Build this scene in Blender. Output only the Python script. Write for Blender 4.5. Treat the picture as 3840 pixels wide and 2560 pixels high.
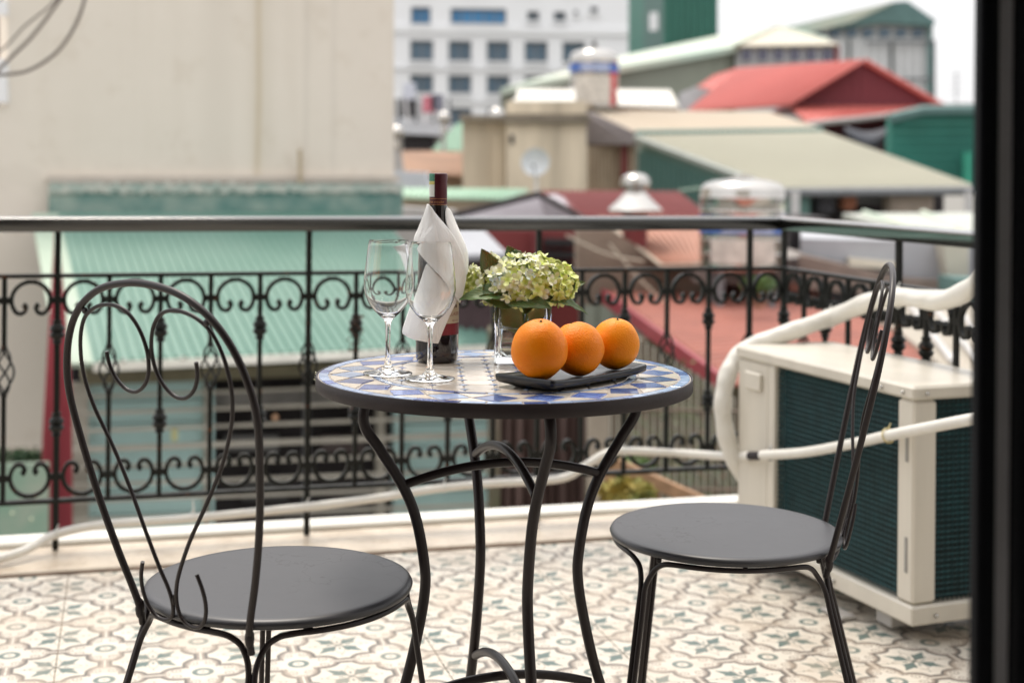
import bpy, bmesh, math, random
from mathutils import Vector, Matrix, noise as mnoise
random.seed(7)
for o in list(bpy.data.objects): bpy.data.objects.remove(o)
S = bpy.context.scene
COL = S.collection
PI = math.pi
R = math.radians

# ------------------------------------------------------------------ camera
EYE = 1.06; ROLL = .0088
cd = bpy.data.cameras.new('camera'); cam = bpy.data.objects.new('camera', cd); COL.objects.link(cam)
cd.lens = 50; cd.sensor_width = 36; cd.clip_end = 2000; cd.clip_start = .05
cd.shift_y = -(1280 - 638.3) / 3840
cam.matrix_world = Matrix.Translation((0, 0, EYE)) @ Matrix.Rotation(PI / 2, 4, 'X') @ Matrix.Rotation(ROLL, 4, 'Z')
cd.dof.use_dof = True; cd.dof.focus_distance = 2.17; cd.dof.aperture_fstop = 3.4
S.camera = cam
# ------------------------------------------------------------------ world, sun, exposure
SUN_AZ = R(-20); SUN_EL = R(66)
w = bpy.data.worlds.new('World'); S.world = w; w.use_nodes = True
wn = w.node_tree.nodes; wl = w.node_tree.links; wn.clear()
sky = wn.new('ShaderNodeTexSky'); sky.sky_type = 'NISHITA'; sky.sun_disc = False
sky.sun_elevation = SUN_EL; sky.sun_rotation = SUN_AZ; sky.dust_density = 4; sky.air_density = 1.2
hs = wn.new('ShaderNodeHueSaturation'); hs.inputs['Saturation'].default_value = .2; hs.inputs['Value'].default_value = .8
mx = wn.new('ShaderNodeMixRGB'); mx.inputs[0].default_value = .8; mx.inputs[2].default_value = (7.7, 7.65, 7.7, 1)
bg = wn.new('ShaderNodeBackground'); bg.inputs[1].default_value = .1
wo = wn.new('ShaderNodeOutputWorld')
wl.new(sky.outputs[0], hs.inputs['Color']); wl.new(hs.outputs[0], mx.inputs[1]); tcw = wn.new('ShaderNodeTexCoord'); spw = wn.new('ShaderNodeSeparateXYZ'); wl.new(tcw.outputs['Generated'], spw.inputs[0])
mrw = wn.new('ShaderNodeMapRange'); mrw.inputs[1].default_value = 0; mrw.inputs[2].default_value = 1; mrw.inputs[3].default_value = 1; mrw.inputs[4].default_value = 2.1
wl.new(spw.outputs[2], mrw.inputs[0]); vmw = wn.new('ShaderNodeVectorMath'); vmw.operation = 'SCALE'; wl.new(mx.outputs[0], vmw.inputs[0]); wl.new(mrw.outputs[0], vmw.inputs['Scale'])
wl.new(vmw.outputs[0], bg.inputs[0]); wl.new(bg.outputs[0], wo.inputs[0])
ld = bpy.data.lights.new('sun', 'SUN'); ld.energy = 1.5; ld.angle = R(14); ld.color = (1, .90, .77)
so = bpy.data.objects.new('sun', ld); COL.objects.link(so)
sd = Vector((math.sin(SUN_AZ) * math.cos(SUN_EL), math.cos(SUN_AZ) * math.cos(SUN_EL), math.sin(SUN_EL)))
so.rotation_euler = (-sd).to_track_quat('-Z', 'Y').to_euler()
S.view_settings.view_transform = 'Standard'; S.view_settings.look = 'None'
S.view_settings.exposure = .53; S.view_settings.gamma = 1; S.view_settings.use_curve_mapping = False
S.render.engine = 'CYCLES'
S.cycles.max_bounces = 12; S.cycles.transmission_bounces = 12; S.cycles.glossy_bounces = 4; S.cycles.diffuse_bounces = 3
S.cycles.caustics_reflective = False; S.cycles.caustics_refractive = True

# ------------------------------------------------------------------ helpers: measured rays
FV = 3266.67; CXV = 1176; CYV = 390.96
def ray(x, y):
    a = (x - CXV) / FV; b = (y - CYV) / FV; c, s = math.cos(ROLL), math.sin(ROLL)
    return Vector((a * c + b * s, 1, -(-a * s + b * c)))
O = Vector((0, 0, EYE))
def atd(x, y, Y): return O + ray(x, y) * Y
def atz(x, y, z): r = ray(x, y); return O + r * ((z - EYE) / r.z)
def atp(x, y, p0, nn): r = ray(x, y); return O + r * ((Vector(p0) - O).dot(nn) / r.dot(nn))
YAW = .2656
RN = Vector((-math.sin(YAW), math.cos(YAW), 0)); RD = Vector((math.cos(YAW), math.sin(YAW), 0)); UP = Vector((0, 0, 1))
CA = R(20.8)
CU = Vector((math.cos(CA), math.sin(CA), 0)); CW = Vector((-math.sin(CA), math.cos(CA), 0))

# ------------------------------------------------------------------ helpers: materials
class N:
    """tiny expression builder over Math nodes"""
    def __init__(s, nt, sock): s.nt = nt; s.s = sock
    def _m(s, op, *a):
        n = s.nt.nodes.new('ShaderNodeMath'); n.operation = op
        for i, v in enumerate((s,) + a):
            if isinstance(v, N): s.nt.links.new(v.s, n.inputs[i])
            else: n.inputs[i].default_value = v
        return N(s.nt, n.outputs[0])
    def __add__(s, o): return s._m('ADD', o)
    def __radd__(s, o): return s._m('ADD', o)
    def __sub__(s, o): return s._m('SUBTRACT', o)
    def __mul__(s, o): return s._m('MULTIPLY', o)
    def __rmul__(s, o): return s._m('MULTIPLY', o)
    def __truediv__(s, o): return s._m('DIVIDE', o)
    def abs(s): return s._m('ABSOLUTE')
    def fract(s): return s._m('FRACT')
    def sqrt(s): return s._m('SQRT')
    def min(s, o): return s._m('MINIMUM', o)
    def max(s, o): return s._m('MAXIMUM', o)
    def cos(s): return s._m('COSINE')
    def sin(s): return s._m('SINE')
    def atan2(s, o): return s._m('ARCTAN2', o)
    def step(s, e, soft):   # 1 below e, 0 above
        n = s.nt.nodes.new('ShaderNodeMapRange'); n.interpolation_type = 'SMOOTHSTEP'
        s.nt.links.new(s.s, n.inputs[0]); n.inputs[1].default_value = e - soft; n.inputs[2].default_value = e + soft
        n.inputs[3].default_value = 1; n.inputs[4].default_value = 0
        return N(s.nt, n.outputs[0])
def newmat(name):
    m = bpy.data.materials.new(name); m.use_nodes = True
    nt = m.node_tree; return m, nt, nt.nodes['Principled BSDF']
def c4(c): return (c[0], c[1], c[2], 1)
def mixc(nt, f, a, b):
    n = nt.nodes.new('ShaderNodeMixRGB')
    for i, v in ((0, f), (1, a), (2, b)):
        if isinstance(v, N): nt.links.new(v.s, n.inputs[i])
        elif hasattr(v, 'is_output'): nt.links.new(v, n.inputs[i])
        elif i == 0: n.inputs[0].default_value = v
        else: n.inputs[i].default_value = c4(v)
    return n.outputs[0]
def noise(nt, vec, scale, detail=3, rough=.55, dist=0):
    n = nt.nodes.new('ShaderNodeTexNoise'); n.inputs['Scale'].default_value = scale; n.inputs['Detail'].default_value = detail
    n.inputs['Roughness'].default_value = rough; n.inputs['Distortion'].default_value = dist
    if vec is not None: nt.links.new(vec, n.inputs['Vector'])
    return N(nt, n.outputs['Fac'])
def objco(nt, scale=None, kind='Object'):
    t = nt.nodes.new('ShaderNodeTexCoord'); v = t.outputs[kind]
    if scale:
        mp = nt.nodes.new('ShaderNodeMapping'); mp.inputs['Scale'].default_value = scale; nt.links.new(v, mp.inputs[0]); v = mp.outputs[0]
    return v
def worldpos(nt):
    g = nt.nodes.new('ShaderNodeNewGeometry'); return g.outputs['Position']
def bump(nt, b, h, strength, dist=.002):
    n = nt.nodes.new('ShaderNodeBump'); n.inputs['Strength'].default_value = strength; n.inputs['Distance'].default_value = dist
    nt.links.new(h.s, n.inputs['Height']); nt.links.new(n.outputs[0], b.inputs['Normal'])
def M(name, col, rough=.6, metal=0, var=.18, scale=6, col2=None, bmp=0, bscale=60, streak=False, spec=.5, coat=0, rvar=0, rand=0):
    m, nt, b = newmat(name)
    v = objco(nt, (1, 1, .12) if streak else None)
    if streak: v = objco(nt, (1.6, 1.6, .14))
    f = noise(nt, v, scale, 5)
    c2 = col2 or tuple(x * (1 - var) for x in col)
    f2 = N(nt, nt.nodes.new('ShaderNodeValue').outputs[0])
    mr = nt.nodes.new('ShaderNodeMapRange'); mr.inputs[1].default_value = .35; mr.inputs[2].default_value = .68; nt.links.new(f.s, mr.inputs[0])
    c = mixc(nt, N(nt, mr.outputs[0]), col, c2)
    if rand:
        oi = nt.nodes.new('ShaderNodeObjectInfo'); hv = nt.nodes.new('ShaderNodeHueSaturation')
        val = N(nt, oi.outputs['Random']) * (2 * rand) + (1 - rand)
        nt.links.new(val.s, hv.inputs['Value']); nt.links.new(c, hv.inputs['Color']); c = hv.outputs[0]
    nt.links.new(c, b.inputs['Base Color'])
    b.inputs['Roughness'].default_value = rough; b.inputs['Metallic'].default_value = metal
    b.inputs['Specular IOR Level'].default_value = spec
    if coat: b.inputs['Coat Weight'].default_value = coat; b.inputs['Coat Roughness'].default_value = .12
    if rvar:
        rr = noise(nt, v, scale * 2.3, 4) * (2 * rvar) + (rough - rvar); nt.links.new(rr.s, b.inputs['Roughness'])
    if bmp: bump(nt, b, noise(nt, objco(nt), bscale, 4), bmp)
    return m

# ------------------------------------------------------------------ helpers: meshes
WORG = {}
class MB:
    def __init__(s): s.v = []; s.f = []
    def add(s, vs, fs):
        k = len(s.v); s.v += [Vector(v) for v in vs]; s.f += [tuple(i + k for i in f) for f in fs]; return s
    def box(s, c, sz, ax=None, ay=None, az=None, bev=0):
        c = Vector(c); ax = ax or Vector((1, 0, 0)); ay = ay or Vector((0, 1, 0)); az = az or UP
        hx, hy, hz = (q / 2 for q in sz)
        if not bev:
            vs = [c + ax * (i * hx) + ay * (j * hy) + az * (k * hz) for k in (-1, 1) for j in (-1, 1) for i in (-1, 1)]
            return s.add(vs, [(0, 2, 3, 1), (4, 5, 7, 6), (0, 1, 5, 4), (2, 6, 7, 3), (0, 4, 6, 2), (1, 3, 7, 5)])
        b = min(bev, hx * .9, hy * .9, hz * .9); rings = []
        for (zz, ins) in ((-hz, b), (-hz + b, 0), (hz - b, 0), (hz, b)):
            X, Y = hx - ins, hy - ins; q = b * .7 if ins == 0 else b * .3
            q = min(q, X * .5, Y * .5)
            pts = [(X - q, -Y), (X, -Y + q), (X, Y - q), (X - q, Y), (-X + q, Y), (-X, Y - q), (-X, -Y + q), (-X + q, -Y)]
            rings.append([c + ax * x + ay * y + az * zz for x, y in pts])
        return s.loft(rings, True, True)
    def loft(s, rings, closed=True, caps=True):
        n = len(rings[0]); vs = [p for r in rings for p in r]; fs = []
        for i in range(len(rings) - 1):
            for j in range(n if closed else n - 1):
                a = i * n + j; b = i * n + (j + 1) % n; fs.append((a, b, b + n, a + n))
        if caps: fs.append(tuple(range(n - 1, -1, -1))); fs.append(tuple((len(rings) - 1) * n + j for j in range(n)))
        return s.add(vs, fs)
    def prism(s, poly, ext):
        ext = Vector(ext); return s.loft([[Vector(p) for p in poly], [Vector(p) + ext for p in poly]])
    def tube(s, path, r, seg=10, rect=None, nrm=None, taper=None, caps=True):
        P = [Vector(p) for p in path]; rings = []; n0 = None
        for i, p in enumerate(P):
            t = (P[min(i + 1, len(P) - 1)] - P[max(i - 1, 0)])
            t = t.normalized() if t.length > 1e-9 else Vector((0, 0, 1))
            if nrm is not None: a = Vector(nrm)
            else:
                if n0 is None: n0 = Vector((0, 0, 1)) if abs(t.z) < .9 else Vector((1, 0, 0))
                a = n0
            a = (a - t * a.dot(t)).normalized(); n0 = a; b = t.cross(a)
            rr = r if not callable(taper) else r * taper(i / (len(P) - 1))
            if rect:
                hx, hy = rect[0] / 2 * rr, rect[1] / 2 * rr
                rings.append([p + a * (x * hx) + b * (y * hy) for x, y in ((1, 1), (-1, 1), (-1, -1), (1, -1))])
            else:
                rings.append([p + (a * math.cos(2 * PI * k / seg) + b * math.sin(2 * PI * k / seg)) * rr for k in range(seg)])
        return s.loft(rings, True, caps)
    def lathe(s, prof, c=(0, 0, 0), seg=32, sq=None):
        c = Vector(c); rings = []
        for r, z in prof:
            rings.append([c + Vector((r * math.cos(2 * PI * k / seg), r * math.sin(2 * PI * k / seg), z)) for k in range(seg)])
        return s.loft(rings)
    def ball(s, c, r, seg=16, ring=10, sc=(1, 1, 1)):
        c = Vector(c)
        return s.loft([[c + Vector((sc[0] * r * math.sin(PI * max(.004, min(.996, i / ring))) * math.cos(2 * PI * k / seg), sc[1] * r * math.sin(PI * max(.004, min(.996, i / ring))) * math.sin(2 * PI * k / seg), -sc[2] * r * math.cos(PI * i / ring))) for k in range(seg)] for i in range(ring + 1)])
    def mesh(s, name, org=(0, 0, 0), smooth=None):
        org = Vector(org); me = bpy.data.meshes.new(name)
        me.from_pydata([v - org for v in s.v], [], s.f); me.update()
        bm = bmesh.new(); bm.from_mesh(me); bmesh.ops.recalc_face_normals(bm, faces=bm.faces)
        if smooth is not None:
            for f in bm.faces: f.smooth = True
            for e in bm.edges:
                if len(e.link_faces) == 2 and e.calc_face_angle(0) > R(smooth): e.smooth = False
        bm.to_mesh(me); bm.free(); return me
    def build(s, name, mat, parent=None, smooth=None, org=None):
        if org is None: org = WORG.get(parent.name, Vector((0, 0, 0))) if parent else Vector((0, 0, 0))
        me = s.mesh(name, org, smooth); me.materials.append(mat)
        o = bpy.data.objects.new(name, me); COL.objects.link(o)
        if parent: o.parent = parent; WORG[o.name] = WORG.get(parent.name, Vector((0, 0, 0)))
        else: WORG[o.name] = Vector((0, 0, 0))
        return o
def tag(o, label=None, cat=None, group=None, kind=None):
    if label: o['label'] = label
    if cat: o['category'] = cat
    if group: o['group'] = group
    if kind: o['kind'] = kind
    return o
def thing(name, label, cat, loc=(0, 0, 0), group=None):
    o = bpy.data.objects.new(name, None); COL.objects.link(o); o.location = loc; o.empty_display_size = .1
    WORG[o.name] = Vector(loc); return tag(o, label, cat, group)
def inst(name, me, loc, parent, rot=None, scale=None):
    o = bpy.data.objects.new(name, me); COL.objects.link(o); o.parent = parent
    o.location = Vector(loc) - WORG.get(parent.name, Vector((0, 0, 0)))
    if rot is not None:
        if isinstance(rot, (int, float)): o.rotation_euler = (0, 0, rot)
        else: o.rotation_mode = 'QUATERNION'; o.rotation_quaternion = rot
    if scale: o.scale = scale
    return o
def copy_tree(o, parent=None):
    c = o.copy(); COL.objects.link(c)
    if parent: c.parent = parent
    for ch in list(o.children): copy_tree(ch, c)
    return c
def catmull(P, sub=6, closed=False):
    P = [Vector(p) for p in P]; out = []; n = len(P)
    for i in range(n if closed else n - 1):
        g = (lambda k: P[k % n]) if closed else (lambda k: P[max(0, min(n - 1, k))])
        a, b, c, d = g(i - 1), g(i), g(i + 1), g(i + 2)
        for j in range(sub):
            t = j / sub
            out.append(.5 * ((2 * b) + (c - a) * t + (2 * a - 5 * b + 4 * c - d) * t * t + (3 * b - a - 3 * c + d) * t ** 3))
    if not closed: out.append(P[-1])
    return out
def text_mb(txt, size, bold=False):
    cu = bpy.data.curves.new('t', 'FONT'); cu.body = txt; cu.size = size; cu.align_x = 'LEFT'
    if bold: cu.offset = size * .02
    o = bpy.data.objects.new('t', cu); COL.objects.link(o); bpy.context.view_layer.update()
    me = o.to_mesh(); vs = [v.co.copy() for v in me.vertices]; fs = [tuple(p.vertices) for p in me.polygons]
    o.to_mesh_clear(); bpy.data.objects.remove(o); bpy.data.curves.remove(cu)
    return vs, fs

# ================================================================== SETTING: ground far below, room, balcony floor
m_ground = M('ground_concrete', (.22, .21, .19), .9, scale=.6)
MB().box((0, 250, -9.5), (900, 900, 1)).build('ground', m_ground)['kind'] = 'structure'

m_plaster = M('room_plaster', (.55, .53, .50), .8, var=.05)
m_dark_metal = M('black_aluminium', (.005, .006, .009), .55, .0, spec=.2, var=.3, scale=30)
# the room behind the camera (the photograph is taken from inside its open door)
def rp(t, nn, z): return RD * t + RN * nn + UP * z
def rbox(mb, t0, t1, n0, n1, z0, z1, bev=0):
    return mb.box(rp((t0 + t1) / 2, (n0 + n1) / 2, (z0 + z1) / 2), (t1 - t0, n1 - n0, z1 - z0), RD, RN, UP, bev)
JT = atd(2238, 800, 1.2); jt = JT.dot(RD); jn = JT.dot(RN)
room = rbox(MB(), -3.2, 3.4, -3.1, -3.0, 0, 2.75).build('room_back_wall', m_plaster); room['kind'] = 'structure'
for nm, a in (('room_side_wall', (-3.3, -3.2, -3.1, jn - .02, 0, 2.75)), ('room_side_wall', (3.4, 3.5, -3.1, jn - .02, 0, 2.75)), ('room_ceiling', (-3.3, 3.5, -3.1, jn + .1, 2.76, 2.9)), ('room_floor', (-3.3, 3.5, -3.1, jn + .1, -.06, -.008)), ('facade_lintel', (-3.3, 3.5, jn - .015, jn + .1, 2.5, 2.755)), ('unseen_upper_facade', (-3.5, 3.7, jn - .2, jn + .1, 2.91, 7.5)), ('facade_wall', (jt + .35, 3.5, jn - .015, jn + .1, 0, 2.498)), ('facade_wall', (-3.3, -2.0, jn - .015, jn + .1, 0, 2.498))):  # upper facade: unseen storeys, added to cut skylight from behind the camera
    rbox(MB(), *a).build(nm, m_plaster)['kind'] = 'structure'
df = thing('door_frame', 'thick black metal door frame standing blurred at the right edge', 'door frame', rp(jt + .1, jn, 0))
m_seal = M('grey_seal', (.5, .5, .53), .5)
rbox(MB(), jt, jt + .019, jn - .006, jn + .006, .0, 2.49, .003).build('outer_rail', m_dark_metal, df)
rbox(MB(), jt + .0195, jt + .034, jn - .001, jn + .02, .0, 2.488).build('seal_strip', m_seal, df)
rbox(MB(), jt + .0345, jt + .34, jn - .01, jn + .04, .0, 2.49, .004).build('stile', m_dark_metal, df)

# ---- patterned encaustic tiles, each one an object; print period .2 m on .4 m tiles
def tile_material():
    m, nt, b = newmat('patterned_tile')
    sep = nt.nodes.new('ShaderNodeSeparateXYZ')
    co = objco(nt)
    wob = nt.nodes.new('ShaderNodeTexNoise'); wob.inputs['Scale'].default_value = 60; nt.links.new(co, wob.inputs['Vector'])
    nt.links.new(co, sep.inputs[0])
    x = N(nt, sep.outputs[0]) / .2; y = N(nt, sep.outputs[1]) / .2
    jit = (N(nt, wob.outputs['Fac']) - .5) * .02
    fx = ((x + .5 + 20).fract() - .5).abs(); fy = ((y + .5 + 20).fract() - .5).abs()   # distance from star, 0..0.5
    sx = (x + .5 + 20).fract() - .5; sy = (y + .5 + 20).fract() - .5
    qx = fx * -1 + .5; qy = fy * -1 + .5                                                 # distance from rosette
    def ln(a, c): return (a * a + c * c).sqrt()
    rq = ln(qx, qy)
    # quatrefoil round the rosette: centre disc and four lobes on the axes
    lob = ln(qx - .245, qy).min(ln(qx, qy - .245)) - .178
    bar = (qx.min(qy)) - .048
    d = lob.min(bar).min((qx + qy) * .707 - .26) + jit
    dark = (d - .012).abs().step(.017, .005)
    taupe = (d + .018).abs().step(.018, .007)
    lc = ln(qx - .27, qy - .085).min(ln(qx - .085, qy - .27))
    scroll = (lc - .045).abs().step(.009, .004)
    lc2 = ln(qx - .36, qy - .03).min(ln(qx - .03, qy - .36))
    scroll2 = (lc2 - .022).abs().step(.006, .004)
    dots = lc.step(.012, .004).max((ln(qx - .15, qy - .15) - .0).step(.016, .005))
    ros = (rq - .088).abs().step(.026, .006)
    ros2 = rq.step(.022, .006)
    ua = (fx + fy) * .707; ub = (fx - fy).abs() * .707
    ia = ua.step(.2, .004); w_leaf = ia * (ua * .44) + (ia * -1 + 1) * ((ua * -1 + .345) * .36)
    leaf = (ub - w_leaf).step(0, .004) * ua.step(.345, .004)
    pe = ln((fx - .145) / .125, fy / .052).min(ln(fx / .052, (fy - .145) / .125))
    pw = pe.step(1.0, .06)
    drope = (pe - .95).abs().step(.10, .05)
    se = ln((fx - .11) / .035, fy / .016).min(ln(fx / .016, (fy - .11) / .035))
    dropi = se.step(1, .1)
    heart = ln(fx, fy).step(.022, .005)
    tip = (ln(fx - .315, fy).min(ln(fx, fy - .315))).step(.014, .004)
    inside = d.step(-.035, .004)
    star_zone = (d * -1).step(-.028, .004)
    n1 = noise(nt, co, 900, 2)
    base = mixc(nt, noise(nt, co, 9, 4), (.71, .67, .60), (.58, .525, .44))
    C_TAUPE = (.18, .13, .10); C_DARK = (.035, .030, .030); C_TEAL = (.05, .11, .105)
    c = mixc(nt, taupe * .75, base, C_TAUPE); c = mixc(nt, dark * .85, c, C_DARK)
    c = mixc(nt, (scroll.max(scroll2) * inside) * .65, c, C_TAUPE); c = mixc(nt, dots * inside * .7, c, C_DARK)
    c = mixc(nt, ros * .85, c, C_TEAL); c = mixc(nt, ros2 * .5, c, C_TAUPE)
    c = mixc(nt, leaf * star_zone * .9, c, C_TEAL); c = mixc(nt, pw * star_zone, c, base); c = mixc(nt, drope * star_zone * .5, c, C_TAUPE)
    c = mixc(nt, (dropi.max(heart).max(tip)) * star_zone * .8, c, C_TEAL)
    # wear
    wear = noise(nt, worldpos(nt), 5, 6, .7); c = mixc(nt, wear.step(.46, .08) * .4, c, (.52, .42, .32))
    oi = nt.nodes.new('ShaderNodeObjectInfo'); hv = nt.nodes.new('ShaderNodeHueSaturation')
    val = N(nt, oi.outputs['Random']) * .08 + .96
    nt.links.new(val.s, hv.inputs['Value']); nt.links.new(c, hv.inputs['Color'])
    nt.links.new(hv.outputs[0], b.inputs['Base Color'])
    rr = wear * .25 + .26; nt.links.new(rr.s, b.inputs['Roughness'])
    bump(nt, b, noise(nt, co, 14, 3), .15, .001)
    return m
m_tile = tile_material()
m_grout = M('brown_grout', (.34, .26, .19), .9, scale=20)
TO = Vector((-.9025 * EYE, 2.8402 * EYE, 0)); TOt = TO.dot(RD); TOn = TO.dot(RN)
NE = 3.87; RT = 2.004; RNp = 4.094     # inner edge of border, right railing (along RD), left railing (along RN)
floor = rbox(MB(), -3.4, 2.2, jn + .101, NE + .004, -.14, -.003).build('balcony_floor', m_grout); tag(floor, kind='structure')
tm = {}
for i in range(-7, 8):
    for j in range(-7, 3):
        t0 = TOt + .4 * i; n0 = TOn + .4 * j
        t1 = min(t0 + .4, RT - .02); n1 = min(n0 + .4, NE)
        if t1 - t0 < .02 or n1 - n0 < .02 or n0 < jn + .1 or t0 < -3.4: continue
        key = (round(t1 - t0, 3), round(n1 - n0, 3))
        if key not in tm:
            a, c_ = key; mb = MB(); g = .0010; q = .0012
            mb.loft([[Vector((x, y, z)) for x, y in ((g + e, g + e), (a - g - e, g + e), (a - g - e, c_ - g - e), (g + e, c_ - g - e))] for z, e in ((-.0025, 0), (-.0006, 0), (0, q))])
            tm[key] = mb.mesh('tile'); tm[key].materials.append(m_tile)
        inst('tile', tm[key], rp(t0, n0, random.uniform(-.0003, .0003)), floor, YAW)
# border strip, outer ledge
def border_mat():
    m, nt, b = newmat('worn_cream_border')
    p = worldpos(nt); f = noise(nt, p, 7, 6, .65); f2 = noise(nt, p, 60, 4, .7)
    c = mixc(nt, f.step(.47, .12) * .6, (.62, .54, .44), (.40, .31, .22)); c = mixc(nt, f2.step(.38, .06) * .45, c, (.22, .17, .13))
    nt.links.new(c, b.inputs['Base Color']); rr = f * .35 + .16; nt.links.new(rr.s, b.inputs['Roughness']); bump(nt, b, f2, .3, .001)
    return m
m_border = border_mat()
m_edge = M('dirty_brown_joint', (.20, .14, .10), .8, var=.4, scale=18)
m_ledge = M('white_painted_ledge', (.82, .80, .74), .45, var=.06, scale=5)
bl = rbox(MB(), -3.6, RT + .02, NE + .012, RNp + .03, -.1, .009, .003).build('floor_border', m_border); bl['kind'] = 'structure'
rbox(MB(), -3.6, RT - .02, NE, NE + .0118, -.1, .0035).build('border_joint', m_edge)['kind'] = 'structure'
rbox(MB(), RT - .019, RT + .02, jn + .1, NE + .011, -.1, .009, .003).build('floor_border', m_border)['kind'] = 'structure'
rbox(MB(), -3.6, RT + .15, RNp + .045, RNp + .14, -.3, .022, .006).build('outer_ledge', m_ledge)['kind'] = 'structure'
rbox(MB(), RT + .045, RT + .14, jn + .1, RNp + .044, -.3, .022, .006).build('outer_ledge', m_ledge)['kind'] = 'structure'
rbox(MB(), -3.6, RT + .05, jn + .1, RNp + .044, -.5, -.145).build('balcony_slab', m_plaster)['kind'] = 'structure'

# ================================================================== CITY BEHIND (far to near)
def cplane(x, y, Y): return atd(x, y, Y)
def wallpoly(pts, p0, nn=None, off=0):
    nn = nn or CW; p0 = Vector(p0) + nn * off
    return [atp(x, y, p0, nn) for x, y in pts]
def mass(pts, x, y, Y, depth, nn=Vector((0, 1, 0)), off=0):
    nn = nn or CW; return MB().prism(wallpoly(pts, cplane(x, y, Y), nn, off), nn * depth)
def slab(pts, t=.06): return MB().prism(pts, (0, 0, -t))
def corr(a, b, c, d, n, amp, th=.02, rnd=False):
    """corrugated sheet; a->b carries the ribs' section, a->d the ribs' length"""
    a, b, c, d = map(Vector, (a, b, c, d)); nrm = (b - a).cross(d - a).normalized()
    if abs(nrm.z) > .05 and nrm.z < 0: nrm = -nrm
    prof = []
    for i in range(n):
        for (u, h) in ((0, 0), (.3, 0), (.42, 1), (.58, 1), (.7, 0)): prof.append(((i + u) / n, h))
    prof.append((1, 0)); mb = MB(); rings = []
    for s in (0, .33, .66, 1):
        top = []
        for (u, h) in prof: top.append(a.lerp(b, u).lerp(d.lerp(c, u), s) + nrm * (amp * h))
        rings.append(top + [q - nrm * (th + amp * 0) for q in reversed([a.lerp(b, u).lerp(d.lerp(c, u), s) for u, h in prof])])
    return mb.loft(rings)
def dshade(c, k): return tuple(x * k for x in c)

m_white_r = M('white_render', (.82, .82, .83), .7, var=.04, scale=.3)
m_glass_w = M('window_glass', (.11, .175, .235), .2, .1, var=.3, scale=.5)
m_glass_b = M('blue_glass', (.08, .30, .58), .12, .2, var=.5, scale=.4)
m_frame_g = M('grey_frame', (.18, .19, .2), .5)
# ---- white hotel
HY = 60
hp0 = atd(1200, 250, HY); HN = Vector((-.06, 1, 0)).normalized(); HU = Vector((1, .06, 0)).normalized()
hotel = thing('hotel_building', 'large white hotel with rows of dark windows far behind the rooftops', 'building', (hp0.x, hp0.y, -9))
def hq(x, y): p = atp(x, y, hp0, HN); return p.dot(HU), p.z
hx0, _ = hq(880, 0); hx1, _ = hq(1484, 0)
wins = []
for (x0, x1, y0, y1, k) in [(944, 989, 16, 56, 'b'), (1035, 1163, 19, 57, 'B'), (1211, 1239, 26, 48, 'w'), (1272, 1300, 27, 49, 'w'), (1355, 1374, 16, 29, 'w'), (1318, 1328, 24, 34, 'w')]:
    wins.append((x0, x1, y0, y1, k))
for (ya, yb) in ((93, 139), (172, 213), (248, 290)):
    for k, x in enumerate((944, 1032, 1120, 1207, 1294)): wins.append((x - 2, x + 51, ya - 1 + k, yb + 1 + k, 'w'))
for x in (944, 1060, 1180, 1290): wins.append((x, x + 55, -62, -25, 'w'))
rects = []
for (x0, x1, y0, y1, k) in wins:
    a = hq(x0, y0); c_ = hq(x1, y1); rects.append((a[0], c_[0], c_[1], a[1], k))
zt = hq(1200, -75)[1]
xs = sorted({hx0, hx1} | {r[0] for r in rects} | {r[1] for r in rects}); zs = sorted({-9, zt} | {r[2] for r in rects} | {r[3] for r in rects})
nd = hp0.dot(HN); mb = MB()
for i in range(len(xs) - 1):
    run = None
    for j in range(len(zs) - 1):
        cx, cz = (xs[i] + xs[i + 1]) / 2, (zs[j] + zs[j + 1]) / 2
        hole = any(r[0] < cx < r[1] and r[2] < cz < r[3] for r in rects)
        if not hole and run is None: run = zs[j]
        if run is not None and (hole or j == len(zs) - 2):
            z1 = zs[j] if hole else zs[j + 1]
            mb.box(HU * cx + HN * (nd + .2) + UP * ((run + z1) / 2), (xs[i + 1] - xs[i], .4, z1 - run), HU, HN); run = None
mb.build('wall', m_white_r, hotel)
MB().box(HU * ((hx0 + hx1) / 2) + HN * (nd + 6.5) + UP * ((zt - 9) / 2), (hx1 - hx0 - .02, 12, zt + 8.9), HU, HN).build('core', m_white_r, hotel)
for yy, h in ((71, 1.0), (160, .25), (235, .25)):
    z = hq(1200, yy)[1]; MB().box(HU * ((hx0 + hx1) / 2) + HN * (nd - .06) + UP * z, (hx1 - hx0, .13, h * .3), HU, HN).build('ledge', m_white_r, hotel)
for (a, b_, z0, z1, k) in rects:
    mat = {'w': m_glass_w, 'b': m_glass_b, 'B': m_glass_b}[k]
    c_ = HU * ((a + b_) / 2) + HN * (nd + .3) + UP * ((z0 + z1) / 2)
    f = MB(); W = b_ - a; Hh = z1 - z0
    for sx in (-1, 1): f.box(c_ + HU * (sx * (W / 2 - .04)), (.08, .1, Hh), HU, HN)
    nmul = 4 if k == 'B' else 1
    for q in range(1, nmul + 1): f.box(c_ + HU * (-W / 2 + W * q / (nmul + 1)), (.06, .1, Hh - .16), HU, HN)
    for sz in (-1, 1): f.box(c_ + UP * (sz * (Hh / 2 - .04)), (W - .16, .1, .08), HU, HN)
    fo = f.build('window', m_frame_g, hotel)
    MB().box(c_ + HN * .02, (W - .17, .03, Hh - .17), HU, HN).build('pane', mat, fo)
    MB().box(c_ - HN * .38 - UP * (Hh / 2 + .06), (W + .1, .16, .1), HU, HN).build('sill', m_white_r, fo)

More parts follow.
